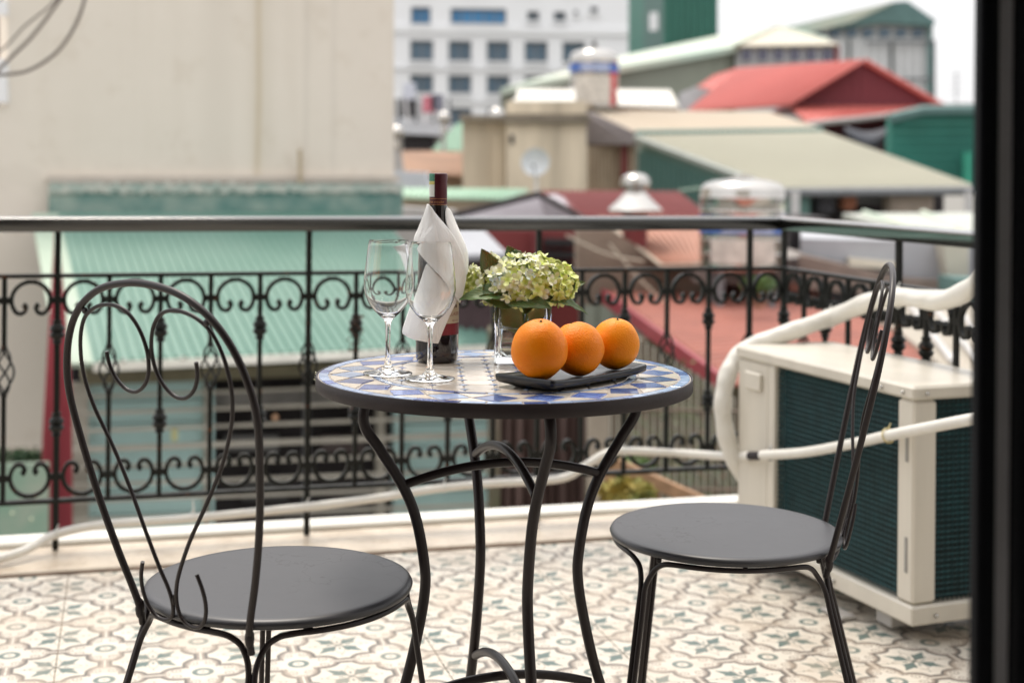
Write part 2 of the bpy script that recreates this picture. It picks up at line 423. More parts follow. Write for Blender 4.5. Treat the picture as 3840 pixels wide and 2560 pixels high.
# ---- green tower
m_green1 = M('dark_green_cladding', (.035, .17, .125), .5, var=.15, scale=2)
m_green2 = M('grey_green_cladding', (.05, .13, .11), .5, var=.15, scale=2)
tw = thing('clad_tower', 'tall green clad tower beside the white hotel', 'tower', atd(1560, 390, 46))
a = atd(1524, 130, 46)
MB().prism([atp(x, y, a, HN) for x, y in ((1524, -80), (1649, -80), (1649, 300), (1524, 300))], HN * 8).build('front_wall', m_green1, tw)
for k in range(9):
    x = 1528 + k * 14.5; p = atp(x, 100, a, HN)
    MB().box(p - HN * .05 - UP * .0, (.08, .09, 8.4), HU, HN).build('rib', m_green1, tw)
p1 = atp(1524, -80, a, HN); p2 = atp(1524, 300, a, HN)
q1 = atd(1479, -80, 50); q2 = Vector((q1.x, q1.y, p2.z)); q1 = Vector((q1.x, q1.y, p1.z))
MB().prism([p1, p2, q2, q1], HN * .5 + HU * .3).build('side_wall', m_green2, tw)
pa = atd(1502, 52, 47.5); MB().box(pa - HN * .3, (.45, .08, .6), Vector((.7, -.7, 0)), Vector((.7, .7, 0))).build('white_panel', m_white_r, tw)

# ---- far glazed hall, upper right
m_palegrey = M('pale_grey_wall', (.58, .59, .58), .6, var=.12, scale=.8)  # pale grey of the hall and shed walls
m_bluegreen = M('blue_green_sheet', (.10, .19, .18), .6, var=.2)  # blue-green of gable, posts, net rail and vent box
m_paleroof = M('pale_green_roof', (.42, .52, .44), .6, var=.2, scale=.5, col2=(.52, .52, .42))
fh = thing('glazed_hall', 'far pale glazed hall with dark green gabled roof at upper right', 'building', atd(2000, 390, 44))
MB().prism([atd(x, y, 44) for x, y in ((1800, 60), (2143, 52), (2143, 300), (1800, 300))], (0, 8, 0)).build('wall', m_palegrey, fh)
MB().prism([atd(x, y, 43.6) for x, y in ((1845, 70), (2062, 4), (2085, 3), (2150, 48), (2143, 60), (2020, 52), (1960, 62))], (0, .4, 0)).build('gable', m_bluegreen, fh)
MB().prism([atd(x, y, 43.5) for x, y in ((1700, 88), (2062, 2), (1960, 50), (1800, 92))], (0, .05, -.0)).build('roof', m_paleroof, fh)
for k in range(8):
    x = 1830 + k * 38
    q = MB().prism([atd(xx, yy, 43.9) for xx, yy in ((x, 68), (x + 24, 66), (x + 24, 84), (x, 86))], (0, .09, 0)).build('window', m_glass_w, fh)
for k in range(18):
    x = 1812 + k * 19.5
    MB().prism([atd(xx, yy, 43.9) for xx, yy in ((x, 92), (x + 5, 92), (x + 5, 290), (x, 290))], (0, .09, 0)).build('mullion', m_frame_g if k % 5 == 2 else m_white_r, fh)
MB().prism([atd(xx, yy, 43.8) for xx, yy in ((2130, 55), (2141, 55), (2141, 250), (2130, 250))], (0, .09, 0)).build('corner_post', m_bluegreen, fh)
for yy in (95, 180): MB().prism([atd(xx, y2, 43.75) for xx, y2 in ((1990, yy), (2141, yy - 2), (2141, yy + 4), (1990, yy + 6))], (0, .05, 0)).build('rail', m_frame_g, fh)

# ---- long grey-green shed with hipped roof
m_olive = M('olive_grey_sheet', (.23, .25, .20), .6, var=.15, scale=.6)
m_redp = M('dark_red_paint', (.20, .035, .04), .6)
sh = thing('long_shed', 'long olive grey shed with pale green hipped roof behind the water tank', 'building', atd(1600, 390, 36))
A1 = atd(1150, 205, 31); A2 = atd(1420, 155, 33); A3 = atd(1690, 108, 36)
MB().prism([A1, A2, A3, Vector((A3.x, A3.y, -4)), Vector((A1.x, A1.y, -4))], (1.5, 6, 0)).build('wall', m_olive, sh)
for k in range(14):
    t = (k + .5) / 14; p = A1.lerp(A3, t); MB().box((p.x, p.y - .05, p.z / 2 - 2 + 0), (.06, .05, p.z + 3.6)).build('rib', m_olive, sh)
MB().prism([A1 + Vector((0, -.3, 0)), A2 + Vector((0, -.3, 0)), A3 + Vector((0, -.3, 0)), atd(1782, 62, 40), atd(1640, 84, 41), atd(1430, 128, 40)], (0, 0, -.15)).build('roof', m_paleroof, sh)
G = atd(1690, 112, 35.8)
MB().prism([atd(x, y, 35.8) for x, y in ((1690, 106), (1928, 104), (1928, 270), (1690, 270))], (0, 4, 0)).build('front_wall', m_palegrey, sh)
MB().prism([atd(1685, 106, 35.5), atd(1930, 102, 35.5), atd(1782, 60, 38.2)], (0, .3, -.12)).build('hip', M('tan_roof', (.55, .50, .40), .6), sh)
MB().prism([atd(1782, 59, 38.1), atd(1790, 58, 38.1), atd(1905, 88, 36), atd(1900, 96, 36)], (0, .3, -.05)).build('ridge_cap', m_paleroof, sh)
MB().prism([atd(1686, 104, 35.45), atd(1700, 98, 35.6), atd(1790, 58, 38.1), atd(1778, 60, 38.1)], (0, .3, -.05)).build('ridge_cap', m_paleroof, sh)
for k in range(6):
    x = 1703 + k * 37
    wf = MB().prism([atd(xx, yy, 35.7) for xx, yy in ((x - 3, 110), (x + 27, 110), (x + 27, 143), (x - 3, 143))], (0, .09, 0)).build('window', m_white_r, sh)
    MB().prism([atd(xx, yy, 35.64) for xx, yy in ((x, 112), (x + 24, 112), (x + 24, 140), (x, 140))], (0, .05, 0)).build('pane', M('dusky_glass', (.12, .12, .17), .2) if k == 0 else bpy.data.materials['dusky_glass'], wf)
MB().prism([atd(xx, yy, 35.6) for xx, yy in ((1918, 100), (1929, 100), (1929, 270), (1918, 270))], (0, .1, 0)).build('corner_board', m_redp, sh)

# ---- red gabled roof house
m_redroof = M('coral_red_roof', (.50, .12, .10), .55, var=.1, scale=.6)
m_redgab = M('deep_red_gable', (.19, .028, .038), .6, var=.1)
rh = thing('red_roof_house', 'house with coral red gabled roof and deep red gable wall', 'house', atd(1950, 390, 28))
rg = 27
MB().prism([atd(1985, 141, rg), atd(2165, 246, rg), atd(1818, 241, rg)], (.4, 5, 0)).build('gable', m_redgab, rh)
for k in range(16):
    x = 1838 + k * 20; yt = 241 - (x - 1818) * .598 if x < 1985 else 141 + (x - 1985) * .583
    if 240 - yt > 6: MB().prism([atd(xx, yy, rg - .02) for xx, yy in ((x, yt + 3), (x + 4, yt + 3), (x + 4, 240), (x, 240))], (0, .018, 0)).build('rib', m_redgab, rh)
corr(atd(1985, 139, rg - .3), atd(1700, 158, rg + 5), atd(1578, 256, rg + 1), atd(1812, 242, rg - .6), 26, .04).build('roof', m_redroof, rh)
corr(atd(1700, 156, rg + 5), atd(1640, 176, rg + 6), atd(1600, 200, rg + 5.2), atd(1680, 215, rg + 3.5), 5, .04).build('roof', m_redroof, rh)
MB().tube([atd(1985, 140, rg - .1), atd(2168, 246, rg - .1)], .06, 6).build('verge', m_redroof, rh)
corr(atd(1812, 243, rg - .1), atd(2168, 247, rg - .1), atd(1980, 272, rg - 1.6), atd(1855, 284, rg - 1.8), 18, .03).build('lean_to_roof', m_redroof, rh)
m_greym = M('grey_metal_edge', (.42, .40, .38), .5)
MB().tube([atd(1855, 285, rg - 1.8), atd(1980, 273, rg - 1.6), atd(2168, 250, rg - .1)], .05, 6).build('eave_trim', m_greym, rh)
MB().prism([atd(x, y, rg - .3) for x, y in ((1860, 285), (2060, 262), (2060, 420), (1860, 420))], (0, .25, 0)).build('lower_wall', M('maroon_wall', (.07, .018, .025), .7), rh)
tp = []
for i in range(7):
    for j in range(5):
        u, v = i / 6, j / 4
        sag = math.sin(PI * u) * (26 + 34 * v)
        tp.append(atd(1940 + u * 105, 292 + v * 8 + sag * (.5 + .5 * v), rg - 1.9 - .2 * math.sin(PI * v)))
mb = MB(); mb.add(tp, [(i * 5 + j, i * 5 + j + 1, (i + 1) * 5 + j + 1, (i + 1) * 5 + j) for i in range(6) for j in range(4)])
tarp = mb.build('hanging_tarp', M('slate_tarp', (.06, .065, .08), .7), None, 60)
tag(tarp, 'dark slate tarp sagging under the red roofed house', 'tarp'); sm = tarp.modifiers.new('s', 'SOLIDIFY'); sm.thickness = .02
ws = mass([(1560, 215), (1620, 190), (1700, 208), (1610, 262), (1560, 262)], 1620, 230, 33, .3)
tag(ws.build('metal_awning', M('silver_sheet', (.62, .62, .63), .4, .1, var=.15, scale=2)), 'small silver white awning at the left end of the red roof', 'awning')
# aerial
an = MB(); pz = atd(2196, 245, 30)
an.tube([pz, pz + Vector((0, 0, .75))], .012, 6)
for k in range(4): an.tube([pz + Vector((-.12, 0, .3 + k * .12)), pz + Vector((.12, 0, .32 + k * .12))], .006, 5)
tag(an.build('roof_aerial', m_frame_g), 'thin roof aerial against the pale sky near the door frame', 'aerial')

# ---- green net screen, right
m_net = M('green_net', (.03, .20, .155), .7, var=.35, scale=1.2, bmp=.4, bscale=8)
ns = thing('netted_scaffold', 'green netted screen behind the big cream roof at right', 'screen', atd(2150, 390, 23))
MB().prism([atd(x, y, 23) for x, y in ((2048, 268), (2120, 252), (2420, 246), (2420, 440), (2040, 440))], (0, .3, 0)).build('net', m_net, ns)
MB().tube([atd(2045, 272, 22.8), atd(2120, 255, 22.8), atd(2420, 250, 22.8)], .09, 6).build('top_rail', m_bluegreen, ns)
for k in range(7):
    MB().tube([atd(2050, 285 + k * 20, 22.85), atd(2420, 283 + k * 20, 22.85)], .018, 5).build('net_band', m_net, ns)
MB().prism([atd(x, y, 22.7) for x, y in ((2214, 350), (2236, 350), (2236, 420), (2214, 420))], (0, .1, 0)).build('post', M('bright_green', (.03, .30, .2), .6), ns)
tag(MB().prism([atd(x, y, 24.5) for x, y in ((2140, 240), (2240, 238), (2420, 242), (2420, 420), (2140, 420))], (0, 2, 0)).build('low_building', m_redp), 'low dark red building seen above the green net at right', 'building')

# ---- white clutter houses, middle left
m_offw = M('offwhite_wall', (.58, .57, .56), .7, var=.2, scale=1.5)
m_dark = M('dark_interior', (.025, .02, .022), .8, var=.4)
wh = thing('balcony_house', 'small white house with cluttered rooftop balcony beyond the beige wall', 'house', atd(960, 390, 30))
mass([(896, 225), (1010, 240), (1030, 330), (1030, 420), (896, 420)], 950, 300, 30, 3, HN).build('wall', m_offw, wh)
mass([(905, 268), (1042, 286), (1030, 312), (905, 306)], 950, 300, 29.4, .8, HN).build('balcony_slab', M('pale_slab', (.66, .68, .72), .6, var=.1), wh)
mass([(925, 314), (1000, 314), (1000, 346), (925, 346)], 950, 300, 29.6, .35, HN).build('opening', m_dark, wh)
mass([(922, 222), (958, 222), (958, 268), (922, 268)], 950, 300, 29.5, .3, HN).build('doorway', m_dark, wh)
for k in range(7):
    x = 912 + k * 20; MB().tube([atd(x, 226, 29.2), atd(x + 4, 282, 29.2)], .03, 5).build('balcony_post', m_white_r if k % 2 else m_frame_g, wh)
for (x, y, c_, cc) in ((985, 240, 'pink_cloth', (.6, .2, .25)), (1004, 236, 'grey_cloth', (.2, .2, .25)), (940, 210, 'pale_cloth', (.6, .62, .7))):
    mb = MB(); p = atd(x, y, 29); mb.box(p, (.26, .04, .34), bev=.01)
    tag(mb.build('hanging_cloth', M(c_, cc, .9)), {'pink_cloth': 'pink cloth drying on the white rooftop balcony', 'grey_cloth': 'dark grey cloth drying beside the pink one', 'pale_cloth': 'pale bluish cloth hung above the dark doorway'}[c_], 'laundry', 'laundry on the rooftop balcony')
m_steel = M('polished_steel', (.52, .50, .47), .12, 1, var=.1, scale=6)
for (x, y, r_, lb) in ((1141, 268, .16, 'small shiny steel ball ventilator left of the old beige tower'), (912, 305, .13, 'tiny steel ventilator at the edge of the beige wall'), (1020, 272, .12, 'small steel ventilator cap above the white balcony')):
    t = thing('ball_ventilator', lb, 'ventilator', atd(x, y, 25)); p = atd(x, y, 25)
    MB().ball(p, r_, 14, 8).build('turbine', m_steel, t, 40); MB().lathe([(r_ * .6, -r_ * 2.2), (r_ * .5, -r_ * .9)], p, 12).build('collar', m_steel, t, 40); MB().tube([p - UP * (r_ * 2.0), p - UP * 2.2], .035, 8).build('pipe', m_greym, t, 40)
gr = thing('gable_shed', 'little shed with a faded green gabled roof above the orange roof', 'shed', atd(1040, 390, 27))
corr(atd(1072, 276, 27), atd(1068, 348, 25.4), atd(992, 346, 25.4), atd(1050, 284, 27), 8, .02).build('roof', M('faded_green_sheet', (.20, .34, .24), .6), gr)
mass([(995, 345), (1080, 345), (1080, 420), (995, 420)], 1040, 350, 26, 2).build('wall', m_offw, gr)
oroof = thing('rust_roof_shed', 'shed with an orange brown corrugated roof behind the bottle neck', 'shed', atd(990, 420, 21))
m_orange = M('orange_brown_roof', (.40, .24, .155), .7, var=.3, scale=1.5)
corr(atd(922, 348, 23), atd(1075, 350, 23), atd(1080, 404, 20), atd(930, 398, 20), 16, .03).build('roof', m_orange, oroof)
mass([(920, 396), (1085, 400), (1085, 470), (920, 470)], 1000, 400, 20.2, 1).build('wall', M('brown_wall', (.34, .24, .17), .8, var=.3), oroof)
tag(mass([(880, 392), (978, 396), (988, 440), (880, 440)], 930, 420, 17.5, .6).build('painted_wall', M('pale_blue_wall', (.60, .64, .70), .7, var=.1)), 'low pale blue wall beside the end of the beige wall', 'wall')

# ---- old beige concrete tower block
m_oldc = M('weathered_concrete', (.80, .69, .53), .85, var=.3, scale=2.2, col2=(.48, .41, .31), streak=True)
old = thing('concrete_house', 'old weathered beige concrete house with streaked walls behind the table', 'house', atd(1200, 430, 19))
mass([(1062, 272), (1165, 280), (1165, 500), (1062, 500)], 1200, 400, 19.4, 4).build('wall', m_oldc, old)
mass([(1163, 232), (1348, 232), (1348, 500), (1163, 500)], 1200, 400, 19, 4).build('wall', m_oldc, old)
mass([(1156, 262), (1355, 262), (1355, 282), (1156, 282)], 1200, 400, 18.9, .3).build('cornice', M('stained_cornice', (.26, .22, .17), .9, var=.4, scale=3), old)
mass([(1056, 262), (1166, 268), (1166, 280), (1056, 276)], 1200, 400, 19.2, .3).build('cornice', bpy.data.materials['stained_cornice'], old)
for x0 in (1112, 1138, 1150): mass([(x0, 310), (x0 + 9, 310), (x0 + 9, 440), (x0, 440)], 1200, 400, 19.36, .06).build('pilaster', m_oldc, old)
mass([(1172, 310), (1180, 310), (1180, 330), (1172, 330)], 1200, 400, 18.96, .1).build('vent_slot', m_dark, old)
m_brightr = M('bright_metal_roof', (.80, .77, .70), .35, .1, var=.1, scale=1.5)
corr(atd(1186, 206, 21.5), atd(1320, 206, 21.5), atd(1322, 246, 20), atd(1200, 244, 20), 12, .03).build('roof', m_brightr, old)
corr(atd(1168, 246, 19.6), atd(1200, 205, 21), atd(1228, 242, 20), atd(1196, 262, 19), 4, .03).build('roof', m_brightr, old)
mass([(1160, 244), (1225, 240), (1220, 268), (1160, 268)], 1200, 400, 19.6, .4).build('gable', M('grey_beige', (.42, .38, .34), .8), old)
r2 = thing('metal_roof_shed', 'shed with a bright cream metal roof right of the upper water tank', 'shed', atd(1490, 300, 25))
corr(atd(1405, 206, 26), atd(1540, 208, 26), atd(1560, 246, 24.5), atd(1405, 242, 24.5), 12, .03).build('roof', m_brightr, r2)
mass([(1400, 240), (1558, 243), (1558, 300), (1400, 300)], 1480, 250, 24.7, 2).build('wall', m_orange, r2)
# satellite dish
sdz = thing('satellite_dish', 'round grey satellite dish in front of the old concrete house', 'satellite dish', atd(1232, 430, 17))
p = atd(1231, 375, 17); mb = MB(); rings = []
fd = Vector((-.15, -1, .25)).normalized(); ux = fd.cross(UP).normalized(); uy = ux.cross(fd)
for (r_, h) in ((.005, 0), (.08, .01), (.14, .035), (.172, .06), (.172, .055), (.14, .03), (.08, .002), (.005, -.01)):
    rings.append([p + ux * (r_ * math.cos(a_ * PI / 12)) + uy * (r_ * math.sin(a_ * PI / 12)) + fd * h for a_ in range(24)])
mb.loft(rings).build('dish', M('dish_grey', (.62, .64, .66), .5), sdz, 40)
MB().tube([p - uy * .16, p + fd * .2 - uy * .08], .008, 5).build('arm', m_frame_g, sdz)
MB().box(p + fd * .2 - uy * .08, (.04, .05, .04), bev=.008).build('receiver', m_frame_g, sdz)
MB().tube([p - fd * .02, p - fd * .05 - UP * .3, p - fd * .05 - UP * .6], .02, 8).build('mast', m_white_r, sdz)

# ---- water tanks
def tank(x0, x1, yt, yb, Y, label, band, stripe=None, knob=True):
    c0 = atd((x0 + x1) / 2, yb, Y); top = atd((x0 + x1) / 2, yt, Y).z; rr = (x1 - x0) / 2 / FV * Y; h = top - c0.z
    t = thing('water_tank', label, 'water tank', c0)
    zz = [(.02, 0), (rr * .97, 0)]; z = .0
    bz = h * .66 if not stripe else h * .78
    zz += [(rr, h * .02)]
    nb = 5
    for k in range(nb):
        za = h * (.04 + .76 * k / nb); zb = h * (.04 + .76 * (k + .8) / nb); zz += [(rr, za), (rr, zb), (rr * 1.02, zb + h * .015), (rr, zb + h * .03)]
    zz += [(rr, h * .86), (rr * .985, h * .885), (rr * .9, h * .93), (rr * .7, h * .965), (rr * .42, h * .985), (rr * .25, h * .99), (rr * .24, h * 1.02), (.01, h * 1.025)]
    MB().lathe(zz, c0, 40).build('shell', m_steel, t, 35)
    MB().lathe([(rr * 1.006, h * band[0]), (rr * 1.025, h * band[0]), (rr * 1.025, h * band[1]), (rr * 1.006, h * band[1])], c0, 40).build('blue_band', M('tank_blue', (.045, .13, .45), .4), t, 35)
    mb = MB(); n = 9      # paler panels added for the unreadable band lettering and a label
    for a0, a1, z0, z1, mt, nm in ((-2.2, -.95, band[0] + .02, band[1] - .02, 'band_panel', 'band_panel'), (-2.5, -.9, .08, band[0] - .06, 'label_panel', 'label_panel')):
        g = []
        for i in range(n):
            a_ = a0 + (a1 - a0) * i / (n - 1)
            for q, rad in ((z0, 1.028), (z1, 1.028), (z1, 1.036), (z0, 1.036)):
                g.append(c0 + Vector((rr * rad * math.cos(a_), rr * rad * math.sin(a_), h * q)))
        rings = [g[i * 4:i * 4 + 4] for i in range(n)]
        cc = {'band_panel': (.45, .52, .72), 'label_panel': (.66, .62, .56)}[mt]
        MB().loft(rings).build(nm, bpy.data.materials.get(mt) or M(mt, cc, .5, var=.35, scale=12), t)
    if stripe:
        rings = []
        for i in range(5):
            a_ = -.95 + .35 * i / 4
            rings.append([c0 + Vector((rr * q * math.cos(a_), rr * q * math.sin(a_), h * z)) for q, z in ((1.005, .06), (1.005, band[0] - .02), (1.03, band[0] - .02), (1.03, .06))])
        MB().loft(rings).build('red_stripe', M('tank_red', (.55, .06, .07), .5), t)
    for k in range(4):
        a_ = PI / 4 + k * PI / 2
        MB().tube([c0 + Vector((rr * .8 * math.cos(a_), rr * .8 * math.sin(a_), .0)), c0 + Vector((rr * .9 * math.cos(a_), rr * .9 * math.sin(a_), -.5))], .03, 6).build('leg', m_frame_g, t)
    if knob: MB().lathe([(rr * .05, h * 1.0), (rr * .1, h * 1.03), (rr * .13, h * 1.08), (rr * .05, h * 1.12)], c0, 12).build('cap_knob', m_dark, t, 40)
    return t
tank(1308, 1419, 112, 252, 24, 'upper steel water tank with blue band and red stripe, on the old house', (.60, .74), True)
tank(1607, 1801, 408, 618, 10.5, 'big steel water tank with blue band just behind the railing', (.40, .58), None, False)

# ---- big cream roofs, right
m_cream = M('cream_roof_sheet', (.47, .455, .37), .5, var=.08, scale=.5)
m_cream2 = M('tan_roof_sheet', (.55, .47, .37), .5, var=.1, scale=.5)
m_gsheet = M('blue_green_wall_sheet', (.10, .21, .185), .55, var=.15, scale=1)
ur = thing('tan_roof_house', 'brown walled house with a low tan roof behind the green gable', 'house', atd(1400, 450, 21))
corr(atd(1345, 254, 24), atd(1765, 259, 24), atd(1890, 297, 21), atd(1460, 303, 21), 30, .025).build('roof', m_cream2, ur)
MB().tube([atd(1460, 306, 20.9), atd(1890, 300, 20.9)], .045, 6).build('gutter', m_gsheet, ur)
MB().prism([atd(1340, 256, 21.4), atd(1352, 256, 21.4), atd(1462, 306, 20.95), atd(1455, 332, 20.95), atd(1335, 332, 21.4)], (.1, .5, 0)).build('gable', M('mauve_grey', (.24, .21, .21), .7), ur)
MB().prism([atd(x, y, 21.5) for x, y in ((1335, 330), (1460, 330), (1460, 500), (1335, 500))], (0, 3, 0)).build('wall', M('brown_ochre_wall', (.34, .20, .12), .8, var=.4, scale=1.5), ur)
for k in range(15):
    x = 1342 + k * 8; MB().tube([atd(x, 336, 21.3), atd(x, 440, 21.3)], .012, 5).build('grille_bar', m_oldc, ur)
MB().prism([atd(x, y, 21.2) for x, y in ((1428, 330), (1440, 330), (1440, 440), (1428, 440))], (0, .1, 0)).build('post', m_redp, ur)
bc = thing('cream_roof_hall', 'hall with a wide cream corrugated roof and green side gable at right', 'building', atd(1900, 490, 16))
E1 = atd(1798, 436, 15.5); E2 = atd(2420, 436, 15.5); T1 = atd(1470, 313, 20); T2 = atd(1893, 306, 20)
T1 = atd(1462, 313, 20); T2 = atd(1893, 305, 20)
E2 = atd(2245, 432, 15.5)
corr(T1, T2, E2, E1, 34, .03).build('roof', m_cream, bc)
MB().tube([E1 - UP * .03, E2 - UP * .03], .05, 6).build('gutter', m_frame_g, bc)
MB().tube([E1 - UP * .03, T1 - UP * .03], .05, 6).build('verge', M('verge_grey', (.30, .33, .30), .6), bc)
g0 = [T1, E1, Vector((E1.x, E1.y, -4)), Vector((T1.x, T1.y, -4))]
MB().prism([v + Vector((.08, .05, -.06)) for v in g0], (.25, .1, 0)).build('gable', m_gsheet, bc)
for k in range(26):
    t = (k + .5) / 26; p = T1.lerp(E1, t); MB().box((p.x + .02, p.y, p.z / 2 - 1.6 - .05), (.05, .05, p.z + 2.9)).build('rib', m_gsheet, bc)
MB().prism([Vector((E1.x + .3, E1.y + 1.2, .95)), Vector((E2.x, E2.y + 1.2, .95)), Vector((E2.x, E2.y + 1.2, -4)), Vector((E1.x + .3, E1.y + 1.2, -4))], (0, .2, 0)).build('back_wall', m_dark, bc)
for x in (1826, 2226): MB().tube([atd(x, 440, 15.3), atd(x, 640, 15.3)], .05, 8).build('column', m_offw, bc)
MB().box(atd(1945, 462, 16.2), (1.1, .1, .05)).build('shelf', m_frame_g, bc)
for k, (x, y, w_, h_, cc, lb) in enumerate(((2085, 468, .5, .22, (.45, .38, .32), 'tan bundle stored under the cream roof'), (1945, 462, .16, .2, (.35, .14, .08), 'small rust red can stored under the cream roof'), (1890, 466, .2, .24, (.06, .06, .07), 'dark bin stored under the cream roof'))):
    tag(MB().box(atd(x, y, 15.9), (w_, .3, h_), bev=.04).build(('cloth_bundle', 'paint_can', 'storage_bin')[k], M('stored_%d' % k, cc, .8), None), lb, ('bundle', 'can', 'bin')[k])
# white wire strands on the green gable
for k, (xa, ya, xb, yb) in enumerate(((1560, 438, 1700, 408), (1620, 470, 1625, 660))):
    pts = catmull([atd(xa, ya, 13), atd((xa + xb) / 2, (ya + yb) / 2 + (6 if k == 0 else 0), 13), atd(xb, yb, 13)], 6)
    tag(MB().tube(pts, .012, 6).build('slack_cable' if k == 0 else 'thin_pole', M('pale_green_wire', (.25, .38, .30), .6) if k == 0 else bpy.data.materials['pale_green_wire']), ('pale cable sagging in front of the green gable', 'thin grey green pole in front of the rust roof')[k], ('cable', 'pole')[k])
# pale panel awning and grey wall below handrail at right
pa_ = thing('panel_awning', 'pale translucent panel awning seen over the right handrail', 'awning', atd(2100, 560, 12))
m_panel = M('pale_panel', (.46, .48, .42), .4, var=.12, scale=1.2)
slab([atd(1935, 490, 13), atd(2420, 486, 13), atd(2440, 560, 10.8), atd(2085, 528, 10.8)], .05).build('panel', m_panel, pa_)
for (xa, ya, xb, yb) in ((1985, 490, 2110, 534), (2120, 489, 2230, 542)): MB().tube([atd(xa, ya - 1, 12.9), atd(xb, yb - 3, 10.7)], .03, 6).build('batten', m_paleroof, pa_)
gw = thing('rendered_wall', 'long pale grey rendered wall below the awning at right', 'wall', atd(2050, 640, 10.6))
MB().prism([atd(x, y, 10.6) for x, y in ((1840, 548), (2450, 560), (2450, 760), (1840, 640))], (.4, 2, 0)).build('wall', M('cool_grey_render', (.40, .41, .44), .8, var=.08), gw)
MB().prism([atd(x, y, 10.5) for x, y in ((1952, 592), (2070, 604), (2070, 620), (1952, 612))], (0, .15, 0)).build('lamp_box', M('cream_panel', (.70, .66, .55), .6), gw)
MB().prism([atd(x, y, 10.45) for x, y in ((1835, 585), (2075, 640), (2450, 660), (2450, 700), (2080, 690), (1835, 660))], (.2, .5, 0)).build('coping', M('dark_tan_coping', (.25, .20, .17), .8, var=.3), gw)
MB().prism([atd(x, y, 10.4) for x, y in ((2165, 560), (2225, 566), (2225, 660), (2180, 655))], (0, .2, 0)).build('cream_panel', M('cream_board', (.52, .50, .42), .7), gw)
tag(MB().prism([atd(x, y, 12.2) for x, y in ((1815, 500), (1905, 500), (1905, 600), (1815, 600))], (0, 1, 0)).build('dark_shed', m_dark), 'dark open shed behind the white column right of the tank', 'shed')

# ---- dark red shed roofs in the middle
m_maroon = M('maroon_roof_sheet', (.22, .035, .035), .6, var=.2, scale=1)
m_salmon = M('salmon_roof_sheet', (.42, .16, .115), .6, var=.14, scale=2.2, streak=False, col2=(.31, .12, .09))
md = thing('maroon_roof_shed', 'shed with a maroon corrugated roof and grey gable behind the flowers', 'shed', atd(1350, 520, 13))
corr(atd(1240, 440, 15.5), atd(1560, 442, 15.5), atd(1640, 505, 12.5), atd(1330, 505, 12.5), 26, .025).build('roof', m_maroon, md)
MB().prism([atd(1030, 500, 13.2), atd(1236, 450, 13.4), atd(1345, 505, 12.8), atd(1325, 700, 12.8), atd(1030, 700, 13.2)], (.2, 1.2, 0)).build('gable', M('lilac_grey_wall', (.42, .39, .42), .7, var=.12), md)
MB().tube([atd(1030, 497, 13), atd(1238, 446, 13.2), atd(1350, 506, 12.6)], .03, 6).build('verge', m_dark, md)
MB().prism([atd(x, y, 12.4) for x, y in ((1085, 528), (1330, 528), (1330, 760), (1085, 760))], (0, .3, 0)).build('red_wall', m_maroon, md)
for k in range(4): MB().prism([atd(x, y, 12.3) for x, y in ((1250 + k * 0, 548 + k * 28), (1320, 550 + k * 28), (1320, 566 + k * 28), (1250, 566 + k * 28))], (0, .08, 0)).build('louvre', m_dark, md)
MB().prism([atd(x, y, 12.28) for x, y in ((1222, 528), (1238, 528), (1238, 720), (1222, 720))], (0, .1, 0)).build('post', m_redp, md)
gs = thing('green_roof_strip', 'narrow pale green lean-to roof with tan wall behind the bottle neck', 'roof', atd(1080, 480, 15))
corr(atd(920, 432, 16.5), atd(1215, 436, 16.5), atd(1160, 456, 14.8), atd(920, 452, 14.8), 20, .02).build('roof', M('mint_roof', (.38, .56, .42), .6), gs)
MB().prism([atd(x, y, 14.9) for x, y in ((920, 450), (1160, 456), (1100, 478), (1040, 500), (920, 520))], (0, .6, 0)).build('wall', M('tan_wall', (.52, .42, .31), .8), gs)
tag(MB().prism([atd(x, y, 14.4) for x, y in ((900, 474), (1045, 484), (1045, 560), (900, 560))], (0, .4, 0)).build('pale_wall', m_offw), 'pale wall strip just above the handrail left of the bottle', 'wall')
lp = thing('pale_roof_lean_to', 'pale grey lean-to roof right of the napkin wrapped bottle', 'roof', atd(1100, 600, 11))
slab([atd(1030, 526, 11.6), atd(1110, 526, 11.8), atd(1165, 582, 10.4), atd(1050, 586, 10.4)], .04).build('roof', M('pale_grey_roof', (.33, .34, .37), .5, var=.1), lp)
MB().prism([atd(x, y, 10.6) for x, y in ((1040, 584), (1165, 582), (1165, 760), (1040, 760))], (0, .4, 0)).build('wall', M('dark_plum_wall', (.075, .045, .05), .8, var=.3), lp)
rr_ = thing('rust_roof_lean_to', 'rusty salmon lean-to roof between flowers and big tank', 'roof', atd(1500, 620, 11))
corr(atd(1375, 500, 12.6), atd(1640, 500, 12.6), atd(1640, 606, 10.9), atd(1520, 608, 10.9), 14, .02).build('roof', M('rusty_salmon', (.47, .24, .17), .7, var=.25, scale=2), rr_)
MB().tube([atd(1375, 500, 12.5), atd(1520, 610, 10.8), atd(1640, 608, 10.8)], .014, 6).build('trim', m_cream2, rr_)
MB().prism([atd(x, y, 11.4) for x, y in ((1325, 528), (1400, 528), (1540, 606), (1640, 606), (1640, 700), (1325, 700))], (0, .4, 0)).build('wall', M('tan_brown_wall', (.34, .26, .20), .85, var=.4, scale=3), rr_)
for k in range(14): MB().tube([atd(1332 + k * 15, 545 + k * 5, 11.3), atd(1332 + k * 15, 690, 11.3)], .01, 5).build('grille_bar', bpy.data.materials['tan_brown_wall'], rr_)
tag(MB().prism([atd(x, y, 10.8) for x, y in ((1600, 606), (1880, 590), (1880, 650), (1600, 650))], (0, 1.6, 0)).build('tank_plinth', M('dirty_plinth', (.30, .27, .25), .85, var=.4, scale=2)), 'dirty grey plinth carrying the big steel water tank', 'plinth')
